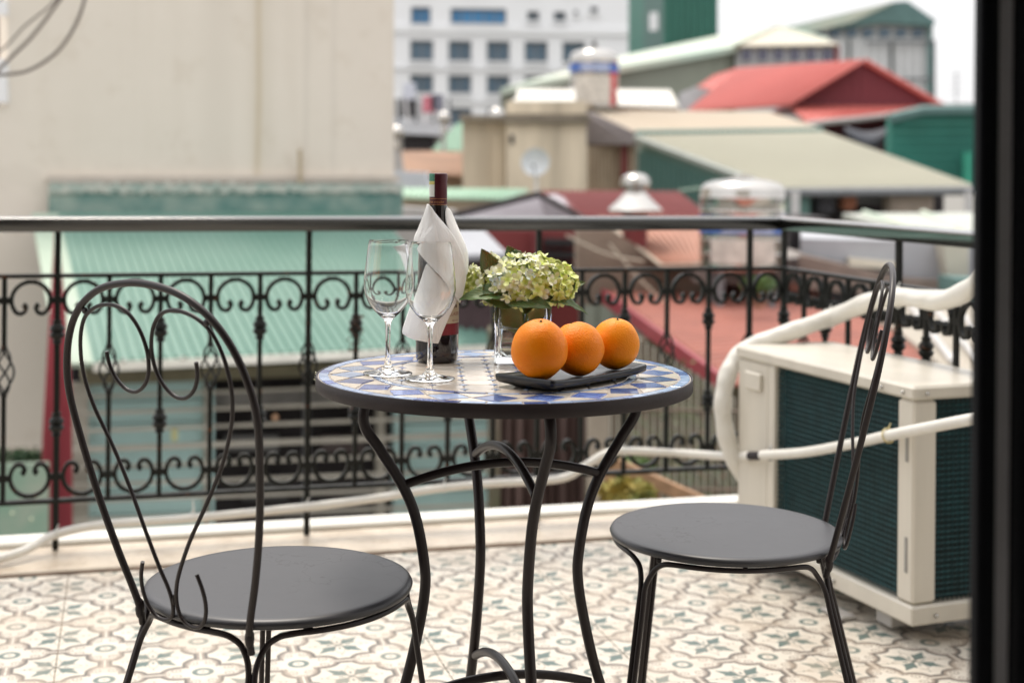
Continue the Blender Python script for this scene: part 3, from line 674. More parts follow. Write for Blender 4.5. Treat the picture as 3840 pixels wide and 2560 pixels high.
# mushroom ventilator
mv = thing('mushroom_ventilator', 'large polished steel mushroom ventilator left of the big tank', 'ventilator', atd(1460, 500, 11.5))
p = atd(1459, 482, 11.5)
MB().lathe([(.01, -.02), (.215, -.02), (.225, .0), (.16, .06), (.11, .11), (.09, .14), (.01, .14)], p, 32).build('skirt', m_steel, mv, 30)
MB().lathe([(.075, .12), (.075, .18)], p, 24).build('neck', m_steel, mv, 30)
MB().lathe([(.01, .165), (.095, .165), (.118, .19), (.122, .225), (.105, .265), (.07, .29), (.01, .30)], p, 32).build('cap', m_steel, mv, 30)
MB().lathe([(.1, -.9), (.1, -.021)], p, 20).build('duct', bpy.data.materials['maroon_roof_sheet'], mv, 30)

# ---- salmon roof close behind the railing, right
sr = thing('salmon_roof_shed', 'low shed with a wide salmon red corrugated roof just behind the railing', 'shed', atd(1600, 800, 8))
s1 = atd(1372, 652, 12); s2 = atd(1692, 880, 7); s3 = atd(2160, 826, 7.6); s4 = atd(1815, 640, 13.2)
corr(s1, s2, s3, s4, 34, .018).build('roof', m_salmon, sr)
f1 = [s1, s2, s2 - UP * .075, s1 - UP * .11]
MB().prism([v + Vector((-.03, -.02, .02)) for v in f1], (-.03, -.01, 0)).build('fascia', M('crimson_fascia', (.30, .035, .05), .5), sr)
for (xa, ya, xb, yb, Y) in ((1400, 560, 1560, 720, 10.5), (1300, 540, 1480, 600, 11.0)):
    pts = catmull([atd(xa, ya, Y), atd((xa + xb) / 2, (ya + yb) / 2 + 12, Y), atd(xb, yb, Y)], 5)
    tag(MB().tube(pts, .007, 6).build('sagging_wire', bpy.data.materials['tan_roof']), 'tan wire sagging over the %s roof' % ('salmon' if xa == 1400 else 'maroon'), 'cable')
tg = thing('tan_roof_annex', 'flat greyish tan annex roof right of the salmon roof', 'roof', atd(2180, 800, 8))
slab([atd(2060, 690, 10.2), atd(2420, 700, 9.8), atd(2450, 900, 6.6), atd(2165, 840, 7.2), atd(1990, 700, 10)], .08).build('roof', M('grey_tan_roof', (.40, .36, .30), .8, var=.25, scale=2), tg)
for k in range(3): MB().tube([atd(2090 + k * 50, 700, 9.8), atd(2190 + k * 60, 830, 7.2)], .02, 5).build('seam', m_offw, tg)
tag(MB().prism([atd(x, y, 9.9) for x, y in ((2195, 640), (2300, 645), (2300, 720), (2195, 715))], (0, .4, 0)).build('vent_box', m_bluegreen), 'dark blue green box on the annex roof by the door frame', 'box')

# ================================================================== beige wall building at left
def beige_mat():
    m, nt, b = newmat('stained_beige_wall')
    p = worldpos(nt)
    dt = nt.nodes.new('ShaderNodeVectorMath'); dt.operation = 'DOT_PRODUCT'; nt.links.new(p, dt.inputs[0]); dt.inputs[1].default_value = CU
    u = N(nt, dt.outputs['Value']); sep = nt.nodes.new('ShaderNodeSeparateXYZ'); nt.links.new(p, sep.inputs[0]); z = N(nt, sep.outputs[2])
    mp = nt.nodes.new('ShaderNodeMapping'); mp.inputs['Scale'].default_value = (1, 1, .07); nt.links.new(p, mp.inputs[0])
    st = noise(nt, mp.outputs[0], 5, 5, .6); bl_ = noise(nt, p, .9, 5, .6)
    c = mixc(nt, bl_, (.79, .725, .64), (.70, .635, .55)); c = mixc(nt, st.step(.42, .1) * .12, c, (.58, .51, .41))
    pt = noise(nt, p, 2.6, 6, .7); c = mixc(nt, pt.step(.41, .04) * .25, c, (.60, .52, .42))
    for (px, wd, k, cc) in ((592, .05, .38, (.44, .31, .13)), (600, .16, .16, (.40, .35, .24)), (703, .04, .16, (.36, .32, .27)), (768, .045, .12, (.36, .32, .27)), (500, .2, .1, (.4, .35, .28))):
        u0 = atp(px, 200, BP0, CW).dot(CU)
        c = mixc(nt, (u - u0 + (st - .5) * .1).abs().step(wd * .6, wd * .5) * k, c, cc)
    # mortar smears over the flashing
    c = mixc(nt, ((z - .95).abs() - (noise(nt, p, 6, 4) - .4) * .5).step(.06, .05) * .35, c, (.66, .60, .52))
    nt.links.new(c, b.inputs['Base Color']); b.inputs['Roughness'].default_value = .85; bump(nt, b, noise(nt, p, 9, 5), .3, .01)
    return m
BP0 = atd(500, 435, 12.9)
bb = thing('beige_building', 'tall blank beige rendered building wall filling the upper left', 'building', atd(500, 1000, 12.9))
MB().prism(wallpoly([(-700, 242), (17, 242), (17, -75), (905, -75), (905, 1050), (-700, 1050)], BP0), CW * 8).build('wall', beige_mat(), bb)
MB().prism([v for v in wallpoly([(110, 404), (918, 404), (918, 418), (110, 420)], BP0, CW, -.06)], CW * .055).build('plaster_lip', M('pale_lip', (.60, .54, .47), .8, var=.15, scale=3), bb)
tag(MB().prism([atd(x, y, 16.5) for x, y in ((-700, -90), (14, -90), (14, 260), (-700, 260))], (0, 1, 0)).build('side_house', M('dusky_brown', (.10, .06, .05), .7, var=.6, scale=2)), 'dark house glimpsed at the extreme upper left edge', 'house')
for k, (ya, yb) in enumerate(((2, 34), (136, 168), (176, 236))):
    tag(MB().prism([atd(x, y, 12.2) for x, y in ((-40, ya), (13, ya), (15, yb), (-40, yb))], (0, .2, 0)).build('insulator_bracket', m_white_r), ('topmost white bracket at the upper left edge', 'middle white bracket at the upper left edge, short', 'lowest white bracket at the upper left edge, tall')[k], 'bracket', 'white brackets at the left edge')
m_cable = M('grey_cable', (.20, .17, .15), .7)
for k, pts in enumerate((((-60, 220), (15, 142), (70, 88), (110, 38), (150, -20), (190, -90)), ((-60, 176), (15, 171), (70, 160), (130, 120), (172, 60), (196, -10), (200, -90)), ((-60, 170), (15, 105), (55, 62), (95, 30), (120, 8), (180, -60)))):
    tag(MB().tube(catmull([atd(x, y, 7.5) for x, y in pts], 6), .0095 if k < 2 else .006, 6).build('overhead_cable', m_cable), ('middle grey cable curving steeply up the beige wall at upper left', 'lower grey cable bending in a wide curve before the beige wall', 'faint uppermost thin cable before the beige wall')[k], 'cable', 'overhead cables at upper left')
# rusty pipe stub on wall
tag(MB().tube([atp(689, 343, BP0 - CW * .12, CW), atp(690, 430, BP0 - CW * .12, CW)], .02, 8).build('pipe_stub', M('ochre_pipe', (.50, .40, .27), .7)), 'short ochre pipe stub standing on the beige wall foot', 'pipe')

# ---- green roofed house
gh = thing('green_roof_house', 'house with a pale green corrugated roof and barred front behind the left chair', 'house', atz(600, 900, -4))
ze = -.21
EL = atz(214, 832, ze); ER = atz(1142, 790, ze); TL = atp(134, 489, BP0 - CW * .25, CW); bk = TL - EL
m_groof = M('mint_green_roof', (.115, .235, .19), .5, var=.08, scale=.9, col2=(.155, .27, .225))
m_gdark = M('teal_flashing', (.075, .20, .18), .6, var=.35, scale=3, col2=(.30, .38, .33))
corr(EL, ER, ER + bk, EL + bk, 40, .02).build('roof', m_groof, gh)
e0 = (EL - ER).normalized()
MB().prism([EL, EL + e0 * .22, EL + e0 * .22 + bk, EL + bk], (0, 0, -.03)).build('edge_trim', M('pale_green_trim', (.36, .45, .36), .5, var=.1), gh)
# ragged flashing against the wall
mb = MB(); tp = []; n = 160; fa = atp(112, 437, BP0 - CW * .14, CW); fb = atp(925, 437, BP0 - CW * .14, CW)
for i in range(n + 1):
    q = fa.lerp(fb, i / n); h = .02 * mnoise.noise(Vector((i * .9, 0, 3))) + .02 * mnoise.noise(Vector((i * .31, 4, 3)))
    tp.append((q + UP * h, Vector((q.x, q.y, .56))))
mb.loft([[a_, b_, b_ + CW * .05, a_ + CW * .05] for a_, b_ in tp]).build('flashing', m_gdark, gh)
mb = MB(); tp = []
for i in range(n + 1):
    q = fa.lerp(fb, i / n) - CW * .02; h = .022 * mnoise.noise(Vector((i * .83, 0, 9))) + .02 * mnoise.noise(Vector((i * .27, 2, 9)));
    tp.append((q + UP * (h + .06), q + UP * (h * 2.2 - .02)))
mb.loft([[a_, b_, b_ + CW * .03, a_ + CW * .03] for a_, b_ in tp]).build('mortar_smear', M('smeared_mortar', (.55, .55, .49), .85, var=.4, scale=8, col2=(.28, .38, .34)), gh)
m_eave = M('bright_eave_sheet', (.78, .76, .68), .3, .3, var=.15, scale=4)
ev = (ER - EL)
MB().prism([EL - UP * .0 - CW * .01, ER - CW * .01, ER - UP * .05 - CW * .02, EL - UP * .055 - CW * .02], -CW * .03).build('gutter', m_eave, gh)
# shiny eave clips, two of which flare in the photograph
for px in (190, 236, 285, 340, 420):
    q = atp(px, 832 - (px - 190) * .043, EL - CW * .06, CW); MB().ball(q, .014, 10, 8).build('rivet', m_steel, gh, 60)
FP = EL + CW * .45
m_tealp = M('pale_teal_panel', (.52, .75, .74), .6, var=.12, scale=2)
m_bar = M('cream_bar', (.52, .49, .42), .6, var=.3, scale=3)
def fpoly(pts, off=0): return wallpoly(pts, FP, CW, off)
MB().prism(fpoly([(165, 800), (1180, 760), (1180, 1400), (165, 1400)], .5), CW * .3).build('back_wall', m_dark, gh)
MB().prism(fpoly([(195, 856), (1180, 816), (1180, 846), (195, 884)]), CW * .4).build('beam', M('mossy_beam', (.30, .27, .18), .85, var=.4, scale=3), gh)
for (x0, x1) in ((205, 472), (925, 1140)):
    nb = 8
    for k in range(nb):
        ya = 872 + k * 52
        MB().prism(fpoly([(x0, ya), (x1, ya - (x1 - x0) * .03), (x1, ya + 49 - (x1 - x0) * .03), (x0, ya + 49)], .1), CW * .05).build('panel', m_tealp, gh)
for (x0, x1, m_) in ((165, 203, m_bar), (470, 478, m_bar), (484, 492, m_tealp), (700, 712, m_frame_g), (868, 884, m_bar), (906, 926, m_tealp), (1140, 1152, m_gsheet)):
    MB().prism(fpoly([(x0, 880), (x1, 880), (x1, 1400), (x0, 1400)], .04), CW * .08).build('post', m_, gh)
MB().prism(fpoly([(492, 905), (868, 890), (868, 925), (492, 935)], .2), CW * .1).build('shelf', M('greyish_board', (.30, .29, .28), .8, var=.3), gh)
for k, (x0, y0, x1, y1, cc) in enumerate(((520, 1000, 640, 1035, (.2, .2, .2)), (560, 1100, 660, 1150, (.06, .06, .06)), (740, 1000, 840, 1040, (.12, .09, .09)))):
    MB().prism(fpoly([(x0, y0), (x1, y0), (x1, y1), (x0, y1)], .35), CW * .1).build('window', M('inner_%d' % k, cc, .5), gh)
for k, (yl, hh) in enumerate(((948, 7), (988, 7), (1028, 11), (1072, 7), (1112, 7), (1150, 6), (1192, 7), (1232, 7), (910, 6))):
    q = fpoly([(165, yl), (1170, yl - 38), (1170, yl - 38 + hh), (165, yl + hh)], -.1)
    MB().prism(q, CW * .03).build('bar', m_bar, gh)
tag(MB().ball(fpoly([(632, 958)], -.14)[0], .022, 12, 8).build('lamp_globe', M('warm_globe', (.70, .42, .25), .4), None, 60), 'small orange lamp globe among the cream bars', 'lamp')
tag(MB().prism(fpoly([(394, 985), (408, 985), (408, 1012), (394, 1012)], -.14), CW * .02).build('yellow_tag', M('faint_yellow', (.55, .55, .28), .7)), 'small yellow tag on the pale teal panels', 'tag')
# red side sheet, sheets and hedge at far lower left
rs = thing('red_sheet_wall', 'tall crimson corrugated sheet standing left of the barred front', 'sheet wall', atd(130, 1230, 8.9))
RP = atd(130, 800, 9.05)
pl = wallpoly([(127, 525), (133, 525), (150, 700), (165, 900), (168, 1300), (92, 1300), (98, 1000), (112, 760)], RP)
MB().prism(pl, CW * .05).build('sheet', M('crimson_sheet', (.30, .035, .05), .55, var=.15, scale=2), rs)
for k in range(5):
    x = 106 + k * 13; MB().tube([atp(x, 800 + abs(k - 2) * 60, RP - CW * .01, CW), atp(x - 1, 1290, RP - CW * .01, CW)], .008, 5).build('rib', bpy.data.materials['crimson_sheet'], rs)
gsn = thing('green_sheet_fence', 'faded green corrugated fence at the lower left edge', 'fence', atd(50, 1270, 8))
g1 = atd(-260, 1075, 8.1); g2 = atd(112, 1060, 8.5)
corr(g1, g2, Vector((g2.x, g2.y, -3)), Vector((g1.x, g1.y, -3)), 22, .02).build('sheet', M('worn_green_sheet', (.18, .34, .25), .6, var=.3, scale=3, col2=(.34, .40, .32)), gsn)
for k, (x, y) in enumerate(((28, 1178), (72, 1192))): MB().ball(atd(x, y, 8.0), .009, 10, 6).build('screw', M('pale_screw', (.6, .65, .45), .5), gsn, 60)
def leafcloud(mb, c, rad, n, sz):
    c = Vector(c)
    for _ in range(n):
        while True:
            d = Vector((random.uniform(-1, 1), random.uniform(-1, 1), random.uniform(-1, 1)))
            if d.length < 1: break
        p_ = c + Vector((d.x * rad[0], d.y * rad[1], d.z * rad[2])); a_ = Vector((random.gauss(0, 1), random.gauss(0, 1), random.gauss(0, .6))).normalized()
        b_ = a_.cross(Vector((random.gauss(0, 1), random.gauss(0, 1), random.gauss(0, 1)))).normalized(); s_ = sz * random.uniform(.6, 1.3)
        mb.add([p_ - a_ * s_, p_ - b_ * s_ * .35 + UP * s_ * .1, p_ + a_ * s_, p_ + b_ * s_ * .35], [(0, 1, 2), (0, 2, 3)])
m_hedge = M('dark_leaves', (.035, .09, .05), .6, var=.5, scale=12, col2=(.07, .12, .04))
mb = MB(); p1 = atd(-120, 1050, 8.9); p2 = atd(100, 1044, 9.2)
for k in range(16): leafcloud(mb, p1.lerp(p2, k / 15), (.08, .06, .035 + .02 * random.random()), 60, .022)
tag(mb.build('hedge', m_hedge), 'dark green strip of low hedge under the beige wall at far left', 'hedge')
tag(MB().prism([atd(x, y, 9.3) for x, y in ((-260, 1048), (108, 1046), (108, 1200), (-260, 1200))], (0, .3, 0)).build('rubble_wall', M('mottled_grey_brown', (.28, .24, .21), .9, var=.6, scale=4, col2=(.10, .10, .08))), 'mottled grey brown wall between hedge and green fence', 'wall')

# ---- lower middle: drape, posts, mesh, timber, plants
dr = MB(); A_ = atd(1150, 930, 7.4); B_ = atd(1345, 930, 7.6); prev = []
for i in range(41):
    q = A_.lerp(B_, i / 40) + Vector((0, .035 * math.sin(i * 1.25) + .02 * math.sin(i * .6), 0)); prev.append([q, Vector((q.x, q.y, -1.4)), Vector((q.x, q.y + .015, -1.4)), q + Vector((0, .015, 0))])
tag(dr.loft(prev).build('hanging_drape', M('brown_drape', (.125, .078, .068), .85, var=.25, scale=3), None, 60), 'brown hanging drape below and behind the table', 'drape')
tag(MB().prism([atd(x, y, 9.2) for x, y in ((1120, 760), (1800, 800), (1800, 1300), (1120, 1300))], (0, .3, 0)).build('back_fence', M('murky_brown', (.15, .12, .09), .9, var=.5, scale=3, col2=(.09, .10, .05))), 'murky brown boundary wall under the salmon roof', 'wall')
tag(MB().prism([atd(x, y, 6.9) for x, y in ((1352, 870), (1398, 870), (1398, 1250), (1352, 1250))], (0, .1, 0)).build('beige_pillar', M('beige_pillar', (.44, .38, .31), .8, var=.2)), 'beige pillar behind the right table leg', 'pillar')
m_rusty = M('rust_brown_iron', (.22, .17, .13), .8, var=.4, scale=10)
gf = thing('wire_grille', 'rusty brown wire grille with upright bars below the salmon roof', 'grille', atd(1600, 1200, 6.6))
for k in range(42):
    x = 1402 + k * 8.3; MB().tube([atd(x, max(775, 915 - (1692 - x) * .62) + (k % 3), 6.6), atd(x, 1240, 6.6)], .005, 5).build('bar', m_rusty if k % 2 else m_bar, gf)
for y in (940, 1040, 1120): MB().tube([atd(1400, y, 6.58), atd(1750, y + 6, 6.58)], .009, 5).build('rail', m_rusty, gf)
m_timber = M('orange_timber', (.42, .25, .14), .7, var=.35, scale=14)
for k, (xa, ya, xb, yb, w_, lb) in enumerate(((1405, 1062, 1660, 1175, .055, 'long sloping orange timber beam behind the right chair'), (1395, 1050, 1408, 1180, .05, 'upright orange timber by the beige pillar'), (1500, 1105, 1512, 1190, .045, 'short upright timber under the sloping beam'), (1410, 1110, 1480, 1150, .035, 'small slanting timber lying left of the plants'))):
    a_ = atd(xa, ya, 6.0); b_ = atd(xb, yb, 5.9 + .1 * k); t_ = (b_ - a_); L_ = t_.length; t_.normalize(); n_ = t_.cross(Vector((0, 1, 0))).normalized()
    tag(MB().box((a_ + b_) / 2, (L_, .05, w_), t_, Vector((0, 1, 0)), n_, .004).build('timber_beam', m_timber), lb, 'beam', 'timber beams below the balcony')
m_leafb = M('bright_leaves', (.12, .20, .05), .6, var=.5, scale=9, col2=(.05, .11, .04))
m_leafy = M('yellow_leaves', (.42, .30, .06), .6, var=.4, scale=9, col2=(.14, .20, .05))
for k, (x, y, Y, rad, mt, lb) in enumerate(((1455, 1090, 6.2, (.1, .08, .1), m_leafb, 'small green shrub left of the timber beams'), (1440, 1130, 5.8, (.12, .08, .055), m_leafy, 'shrub with yellowing leaves under the sloping beam'), (1600, 1110, 7.2, (.3, .15, .22), m_leafb, 'bright green shrub behind the wire grille'), (1550, 930, 7.6, (.3, .12, .25), m_leafb, 'loose green climber on the murky wall'), (1680, 1100, 6.9, (.22, .1, .25), m_hedge, 'dark shrub beside the air conditioner'), (1745, 655, 9.6, (.12, .1, .06), m_leafb, 'little green plant growing over the salmon roof edge'))):
    t = thing('shrub', lb, 'shrub', atd(x, y, Y) - UP * rad[2])
    mb = MB(); leafcloud(mb, atd(x, y, Y), rad, 420, .028); mb.build('foliage', mt, t)
    mb = MB()
    for q in range(5):
        b0 = atd(x, y, Y) - UP * (rad[2] + .1); mb.tube(catmull([b0 + Vector((random.uniform(-.03, .03), 0, 0)), b0 + Vector((random.uniform(-.6, .6) * rad[0], 0, rad[2])), b0 + Vector((random.uniform(-1, 1) * rad[0], random.uniform(-1, 1) * rad[1], rad[2] * 2))], 4), .004, 5)
    mb.build('stem', m_timber, t)

# ================================================================== RAILING
def iron_mat():
    m, nt, b = newmat('painted_iron'); co = worldpos(nt)
    f = noise(nt, co, 30, 5, .7); f2 = noise(nt, co, 9, 3)
    c = mixc(nt, f2, (.006, .0075, .0065), (.012, .012, .010)); c = mixc(nt, (f * -1).step(-.66, .03) * .85, c, (.16, .06, .025))
    nt.links.new(c, b.inputs['Base Color']); b.inputs['Specular IOR Level'].default_value = .24; rr = f * .3 + .22; nt.links.new(rr.s, b.inputs['Roughness'])
    bump(nt, b, noise(nt, co, 130, 3), .25, .001); return m
m_iron = iron_mat()
zt_, zh, zm, zb_, z0_ = .9225, .8805, .7596, .1429, .009
RC = RD * RT + RN * RNp
rail = thing('balcony_railing', 'dark wrought iron balcony railing with scrolls, turning a corner at right', 'railing', (RC.x, RC.y, 0))
def lrun(t): return RD * t + RN * RNp
def rrun(s): return RC - RN * s
LT0 = -3.35; RS1 = 2.6
m_hand = M('glossy_handrail_paint', (.007, .0075, .0065), .2, var=.3, scale=25, coat=1, spec=.7, rvar=.04)
def railprof(pt, side):
    prof = [(-.030, zh + .002), (-.030, zt_ - .0115)]
    for k in range(11): a_ = PI - PI * k / 10; prof.append((.030 * math.cos(a_), zt_ - .0105 + .0105 * math.sin(a_) ** .75))
    prof += [(.030, zt_ - .0115), (.030, zh + .002), (.028, zh), (-.028, zh)]
    return [pt + side * x + UP * z for x, z in prof]
MT = RC + UP * 0
ms = (RD + RN).normalized() * (2 ** .5)
MB().loft([railprof(lrun(LT0), RN), railprof(RC, ms)]).build('handrail', m_hand, rail, 50)
MB().loft([railprof(RC, ms), railprof(rrun(RS1), RD)]).build('handrail', m_hand, rail, 50)
for zz in (zm, zb_):
    MB().box((lrun(LT0) + lrun(RT)) / 2 + UP * zz, (RT - LT0, .026, .011), RD, RN, UP, .002).build('rail_bar', m_iron, rail)
    MB().box((rrun(.013) + rrun(RS1)) / 2 + UP * zz, (.026, RS1 - .013, .011), RD, RN, UP, .002).build('rail_bar', m_iron, rail)
def cyl(mb, prof, seg=12, off=(0, 0, 0)): return mb.lathe(prof, off, seg)
me_post = MB().box((0, 0, (zh + z0_) / 2), (.016, .016, zh - z0_), bev=.002).mesh('post'); me_post.materials.append(m_iron)
def bal(kind):
    mb = MB(); lo = zb_ + .0055; hi = zm - .0055
    if kind == 'knuckle':
        mb.box((0, 0, (lo + hi) / 2), (.013, .013, hi - lo), bev=.0015)
    else:
        zc = .5; hh = .062; mb.box((0, 0, (lo + zc - hh) / 2), (.013, .013, zc - hh - lo), bev=.0015); mb.box((0, 0, (hi + zc + hh) / 2), (.013, .013, hi - zc - hh), bev=.0015)
    me = mb.mesh('baluster'); me.materials.append(m_iron); return me
me_bal = {k: bal(k) for k in ('knuckle', 'basket')}
def knuck():
    mb = MB(); prof = [(.008, -.034), (.0125, -.032), (.0125, -.026), (.0105, -.022), (.0185, -.014), (.0205, -.006), (.015, 0), (.0205, .006), (.0185, .014), (.0115, .022), (.0125, .027), (.0125, .032), (.008, .034)]
    mb.lathe(prof, (0, 0, 0), 14); me = mb.mesh('knuckle', smooth=40); me.materials.append(m_iron); return me
me_kn = knuck()
def basket():
    mb = MB(); hh = .064
    for q in range(4):
        pts = []
        for i in range(15):
            u = i / 14; a_ = q * PI / 2 + u * PI * 1.1; r_ = .003 + .023 * math.sin(PI * u) ** .8
            pts.append((r_ * math.cos(a_), r_ * math.sin(a_), -hh + 2 * hh * u))
        mb.tube(pts, .0032, 6)
    mb.lathe([(.005, -hh - .008), (.009, -hh - .004), (.009, -hh + .006), (.004, -hh + .01)], (0, 0, 0), 10); mb.lathe([(.004, hh - .01), (.009, hh - .006), (.009, hh + .004), (.005, hh + .008)], (0, 0, 0), 10)
    me = mb.mesh('basket', smooth=50); me.materials.append(m_iron); return me
me_bk = basket()
SP = (RT + .1785 * 0 + .1816) / 16.0
SP = .1376
def scroll():
    mb = MB(); rr = .0505; half = []
    for i in range(15): a_ = R(90 - i * 128 / 14); half.append((rr * math.cos(a_), rr * math.sin(a_)))
    # tangent-continuous inner curl
    a_ = R(-38); px, pz_ = half[-1]; r2_ = .0160; cx, cz = px - r2_ * math.cos(a_), pz_ - r2_ * math.sin(a_)
    for i in range(1, 12): b_ = a_ - R(i * 200 / 11); k_ = 1 - .2 * i / 11; half.append((cx + r2_ * k_ * math.cos(b_), cz + r2_ * k_ * math.sin(b_)))
    full = [(-x, z) for x, z in reversed(half)] + half[1:]
    path = [(x, 0, z - rr - .011) for x, z in full]
    tp_ = lambda u: 1 if .06 < u < .94 else 1.25
    mb.tube(path, 1, rect=(.0145, .0105), nrm=(0, 1, 0), taper=tp_)
    mb.box((0, 0, -.0085), (.03, .013, .006), bev=.001)
    for sx in (-1, 1): mb.box((sx * (rr + .0065), 0, -rr - .011), (.010, .012, .018), bev=.001)
    me = mb.mesh('scroll', smooth=40); me.materials.append(m_iron); return me
me_sc = scroll()
QF = Matrix.Rotation(YAW, 3, 'Z').to_quaternion(); QR = Matrix.Rotation(YAW - PI / 2, 3, 'Z').to_quaternion()
FL = Matrix.Rotation(PI, 3, 'Y').to_quaternion()
# stations along the left run: RT is the corner, going left; kinds alternate
ts = [RT - SP * k for k in range(0, 40) if RT - SP * k > LT0]
ts = [-.176 + (i) * .1375 for i in range(-23, 16)] 
ts = [t for t in ts if LT0 < t < RT - .06] + [RT]
posts_i = {0, 5, 10}
for t in ts:
    i = round((t + .176) / .1375); corner = t == RT
    P_ = lrun(t)
    if corner or i % 5 == 0:
        inst('post', me_post, P_, rail, YAW)
        kind = 'knuckle' if (i % 2 == 0) else 'basket'
        if corner: kind = 'knuckle'
    else:
        kind = 'knuckle' if i % 2 == 0 else 'basket'; inst('baluster', me_bal[kind], P_, rail, YAW)
    if kind == 'knuckle':
        for z in (.606, .352): inst('knuckle', me_kn, P_ + UP * z, rail, YAW)
    else: inst('basket', me_bk, P_ + UP * .485 + (UP * .015), rail, YAW)
for a_, b_ in zip(ts[:-1], ts[1:]):
    c_ = (a_ + b_) / 2; sc_ = ((b_ - a_) / .1375, 1, 1)
    inst('scroll', me_sc, lrun(c_) + UP * (zm - .0055 + .011 - .0105), rail, QF, sc_)
    inst('scroll', me_sc, lrun(c_) + UP * (zb_ + .0055 - .011 + .0105), rail, QF @ FL, sc_)
ss = [i * .1375 for i in range(1, 18)]
for i, s_ in enumerate(ss, 1):
    P_ = rrun(s_)
    if i % 5 == 0: inst('post', me_post, P_, rail, YAW); kind = 'knuckle'
    else: kind = 'knuckle' if i % 2 == 0 else 'basket'; inst('baluster', me_bal[kind], P_, rail, YAW)
    if kind == 'knuckle':
        for z in (.606, .352): inst('knuckle', me_kn, P_ + UP * z, rail, YAW)
    else: inst('basket', me_bk, P_ + UP * .5, rail, YAW)
for s_ in [0] + ss[:-1]:
    c_ = s_ + .1375 / 2
    inst('scroll', me_sc, rrun(c_) + UP * (zm - .005), rail, QR); inst('scroll', me_sc, rrun(c_) + UP * (zb_ + .005), rail, QR @ FL)
# little wire wrapped round one baluster
mb = MB(); c_ = lrun(-.176 + 6.9 * .1375 + .02); pts = []
wp = atp(817, 765, lrun(0) - RN * .01, RN)
for i in range(60): a_ = i * .7; r_ = .016 + .01 * math.sin(i * .9); pts.append(wp + RD * (r_ * math.cos(a_)) + RN * (r_ * math.sin(a_)) + UP * (.05 * math.sin(i * .21)))
tag(mb.tube(pts, .0012, 5).build('wire_tangle', M('rusty_wire', (.10, .05, .03), .7)), 'small tangle of rusty wire wound on a baluster left of the bottle', 'wire')

# ================================================================== pipes and hose
def hose_mat():
    m, nt, b = newmat('ribbed_white_hose'); 
    f = noise(nt, objco(nt), 40, 3); c = mixc(nt, f, (.80, .79, .76), (.70, .67, .60)); nt.links.new(c, b.inputs['Base Color']); b.inputs['Roughness'].default_value = .4
    return m
m_hose = hose_mat()
def ribbed(path, r, rib, amp, seg=12):
    pts = catmull(path, 40); out = [pts[0]]; acc = 0
    L = 0
    fine = []
    for a_, b_ in zip(pts[:-1], pts[1:]): fine.append((L, a_)); L += (b_ - a_).length
    fine.append((L, pts[-1])); step = rib / 2; n = int(L / step); res = []; j = 0
    for i in range(n + 1):
        d = i * step
        while j < len(fine) - 2 and fine[j + 1][0] < d: j += 1
        u = (d - fine[j][0]) / max(1e-6, fine[j + 1][0] - fine[j][0]); res.append(fine[j][1].lerp(fine[j + 1][1], u))
    k = [0]
    mb = MB(); P = res; rings = []; n0 = Vector((0, 0, 1))
    for i, p_ in enumerate(P):
        t = (P[min(i + 1, len(P) - 1)] - P[max(i - 1, 0)]).normalized(); a_ = (n0 - t * n0.dot(t)).normalized(); n0 = a_; b_ = t.cross(a_); rr = r + (amp if i % 2 else 0)
        rings.append([p_ + (a_ * math.cos(2 * PI * q / seg) + b_ * math.sin(2 * PI * q / seg)) * rr for q in range(seg)])
    return mb.loft(rings)
hp = [atz(-160, 1345, .02), atz(-60, 1312, .02)]
def onr(x, y, off=-.035): return atp(x, y, RC + RN * off, RN)
path = [onr(-60, 1300, -.16), onr(0, 1282, -.14), onr(60, 1262, -.10), onr(130, 1226), onr(230, 1205), onr(330, 1197), onr(440, 1189), onr(580, 1176), onr(705, 1163), onr(860, 1144), onr(1000, 1122), onr(1120, 1110), onr(1230, 1104), onr(1300, 1095), onr(1350, 1065), onr(1395, 1040), onr(1440, 1035), onr(1560, 1040), onr(1660, 1047, -.25), atd(1725, 1047, 3.78)]
dh = thing('drain_hose', 'white ribbed drain hose tied low along the railing', 'hose', path[3])
ribbed(path, .0115, .008, .0013).build('hose', m_hose, dh, 50)
MB().tube([atd(1722, 1046, 3.785), atd(1746, 1046, 3.74)], .0115, 12).build('coupling', m_dark, dh, 50)
def ring_tie(p, r, ax, name, mat, par):
    ax = Vector(ax).normalized(); a_ = ax.orthogonal().normalized(); b_ = ax.cross(a_)
    mb = MB(); mb.tube([p + (a_ * math.cos(q * PI / 8) + b_ * math.sin(q * PI / 8)) * r for q in range(17)], .0018, 5); mb.tube([p + UP * r, p + UP * (r + .012) + RD * .006], .0016, 5); return mb.build(name, mat, par)
m_tie = M('white_tie', (.8, .8, .76), .5)
for (x, y) in ((130, 1226), (440, 1189), (705, 1163), (1020, 1119), (1432, 1036)): ring_tie(onr(x, y), .0145, RD, 'cable_tie', m_tie, dh)
MB().tube([onr(443, 1150), onr(446, 1182)], .002, 5).build('cable_tie', m_tie, dh)
# second thin pipe crossing in front of the air conditioner
pth = [atd(1750, 1045, 3.72), atd(1850, 1038, 3.55), atd(1960, 1018, 3.38), atd(2040, 1000, 3.22), atd(2120, 984, 3.1), atd(2235, 962, 2.95), atd(2400, 935, 2.75)]
dp = thing('drain_pipe', 'thin white drain pipe crossing in front of the air conditioner', 'pipe', pth[0])
MB().tube(catmull(pth, 8), .0125, 14).build('pipe', m_hose, dp, 50)
ring_tie(atd(2040, 1000, 3.22), .016, pth[4] - pth[3], 'cable_tie', M('amber_tie', (.7, .6, .3), .5), dp)
ring_tie(atd(1768, 1044, 3.70), .014, pth[1] - pth[0], 'hose_clip', m_steel, dp)
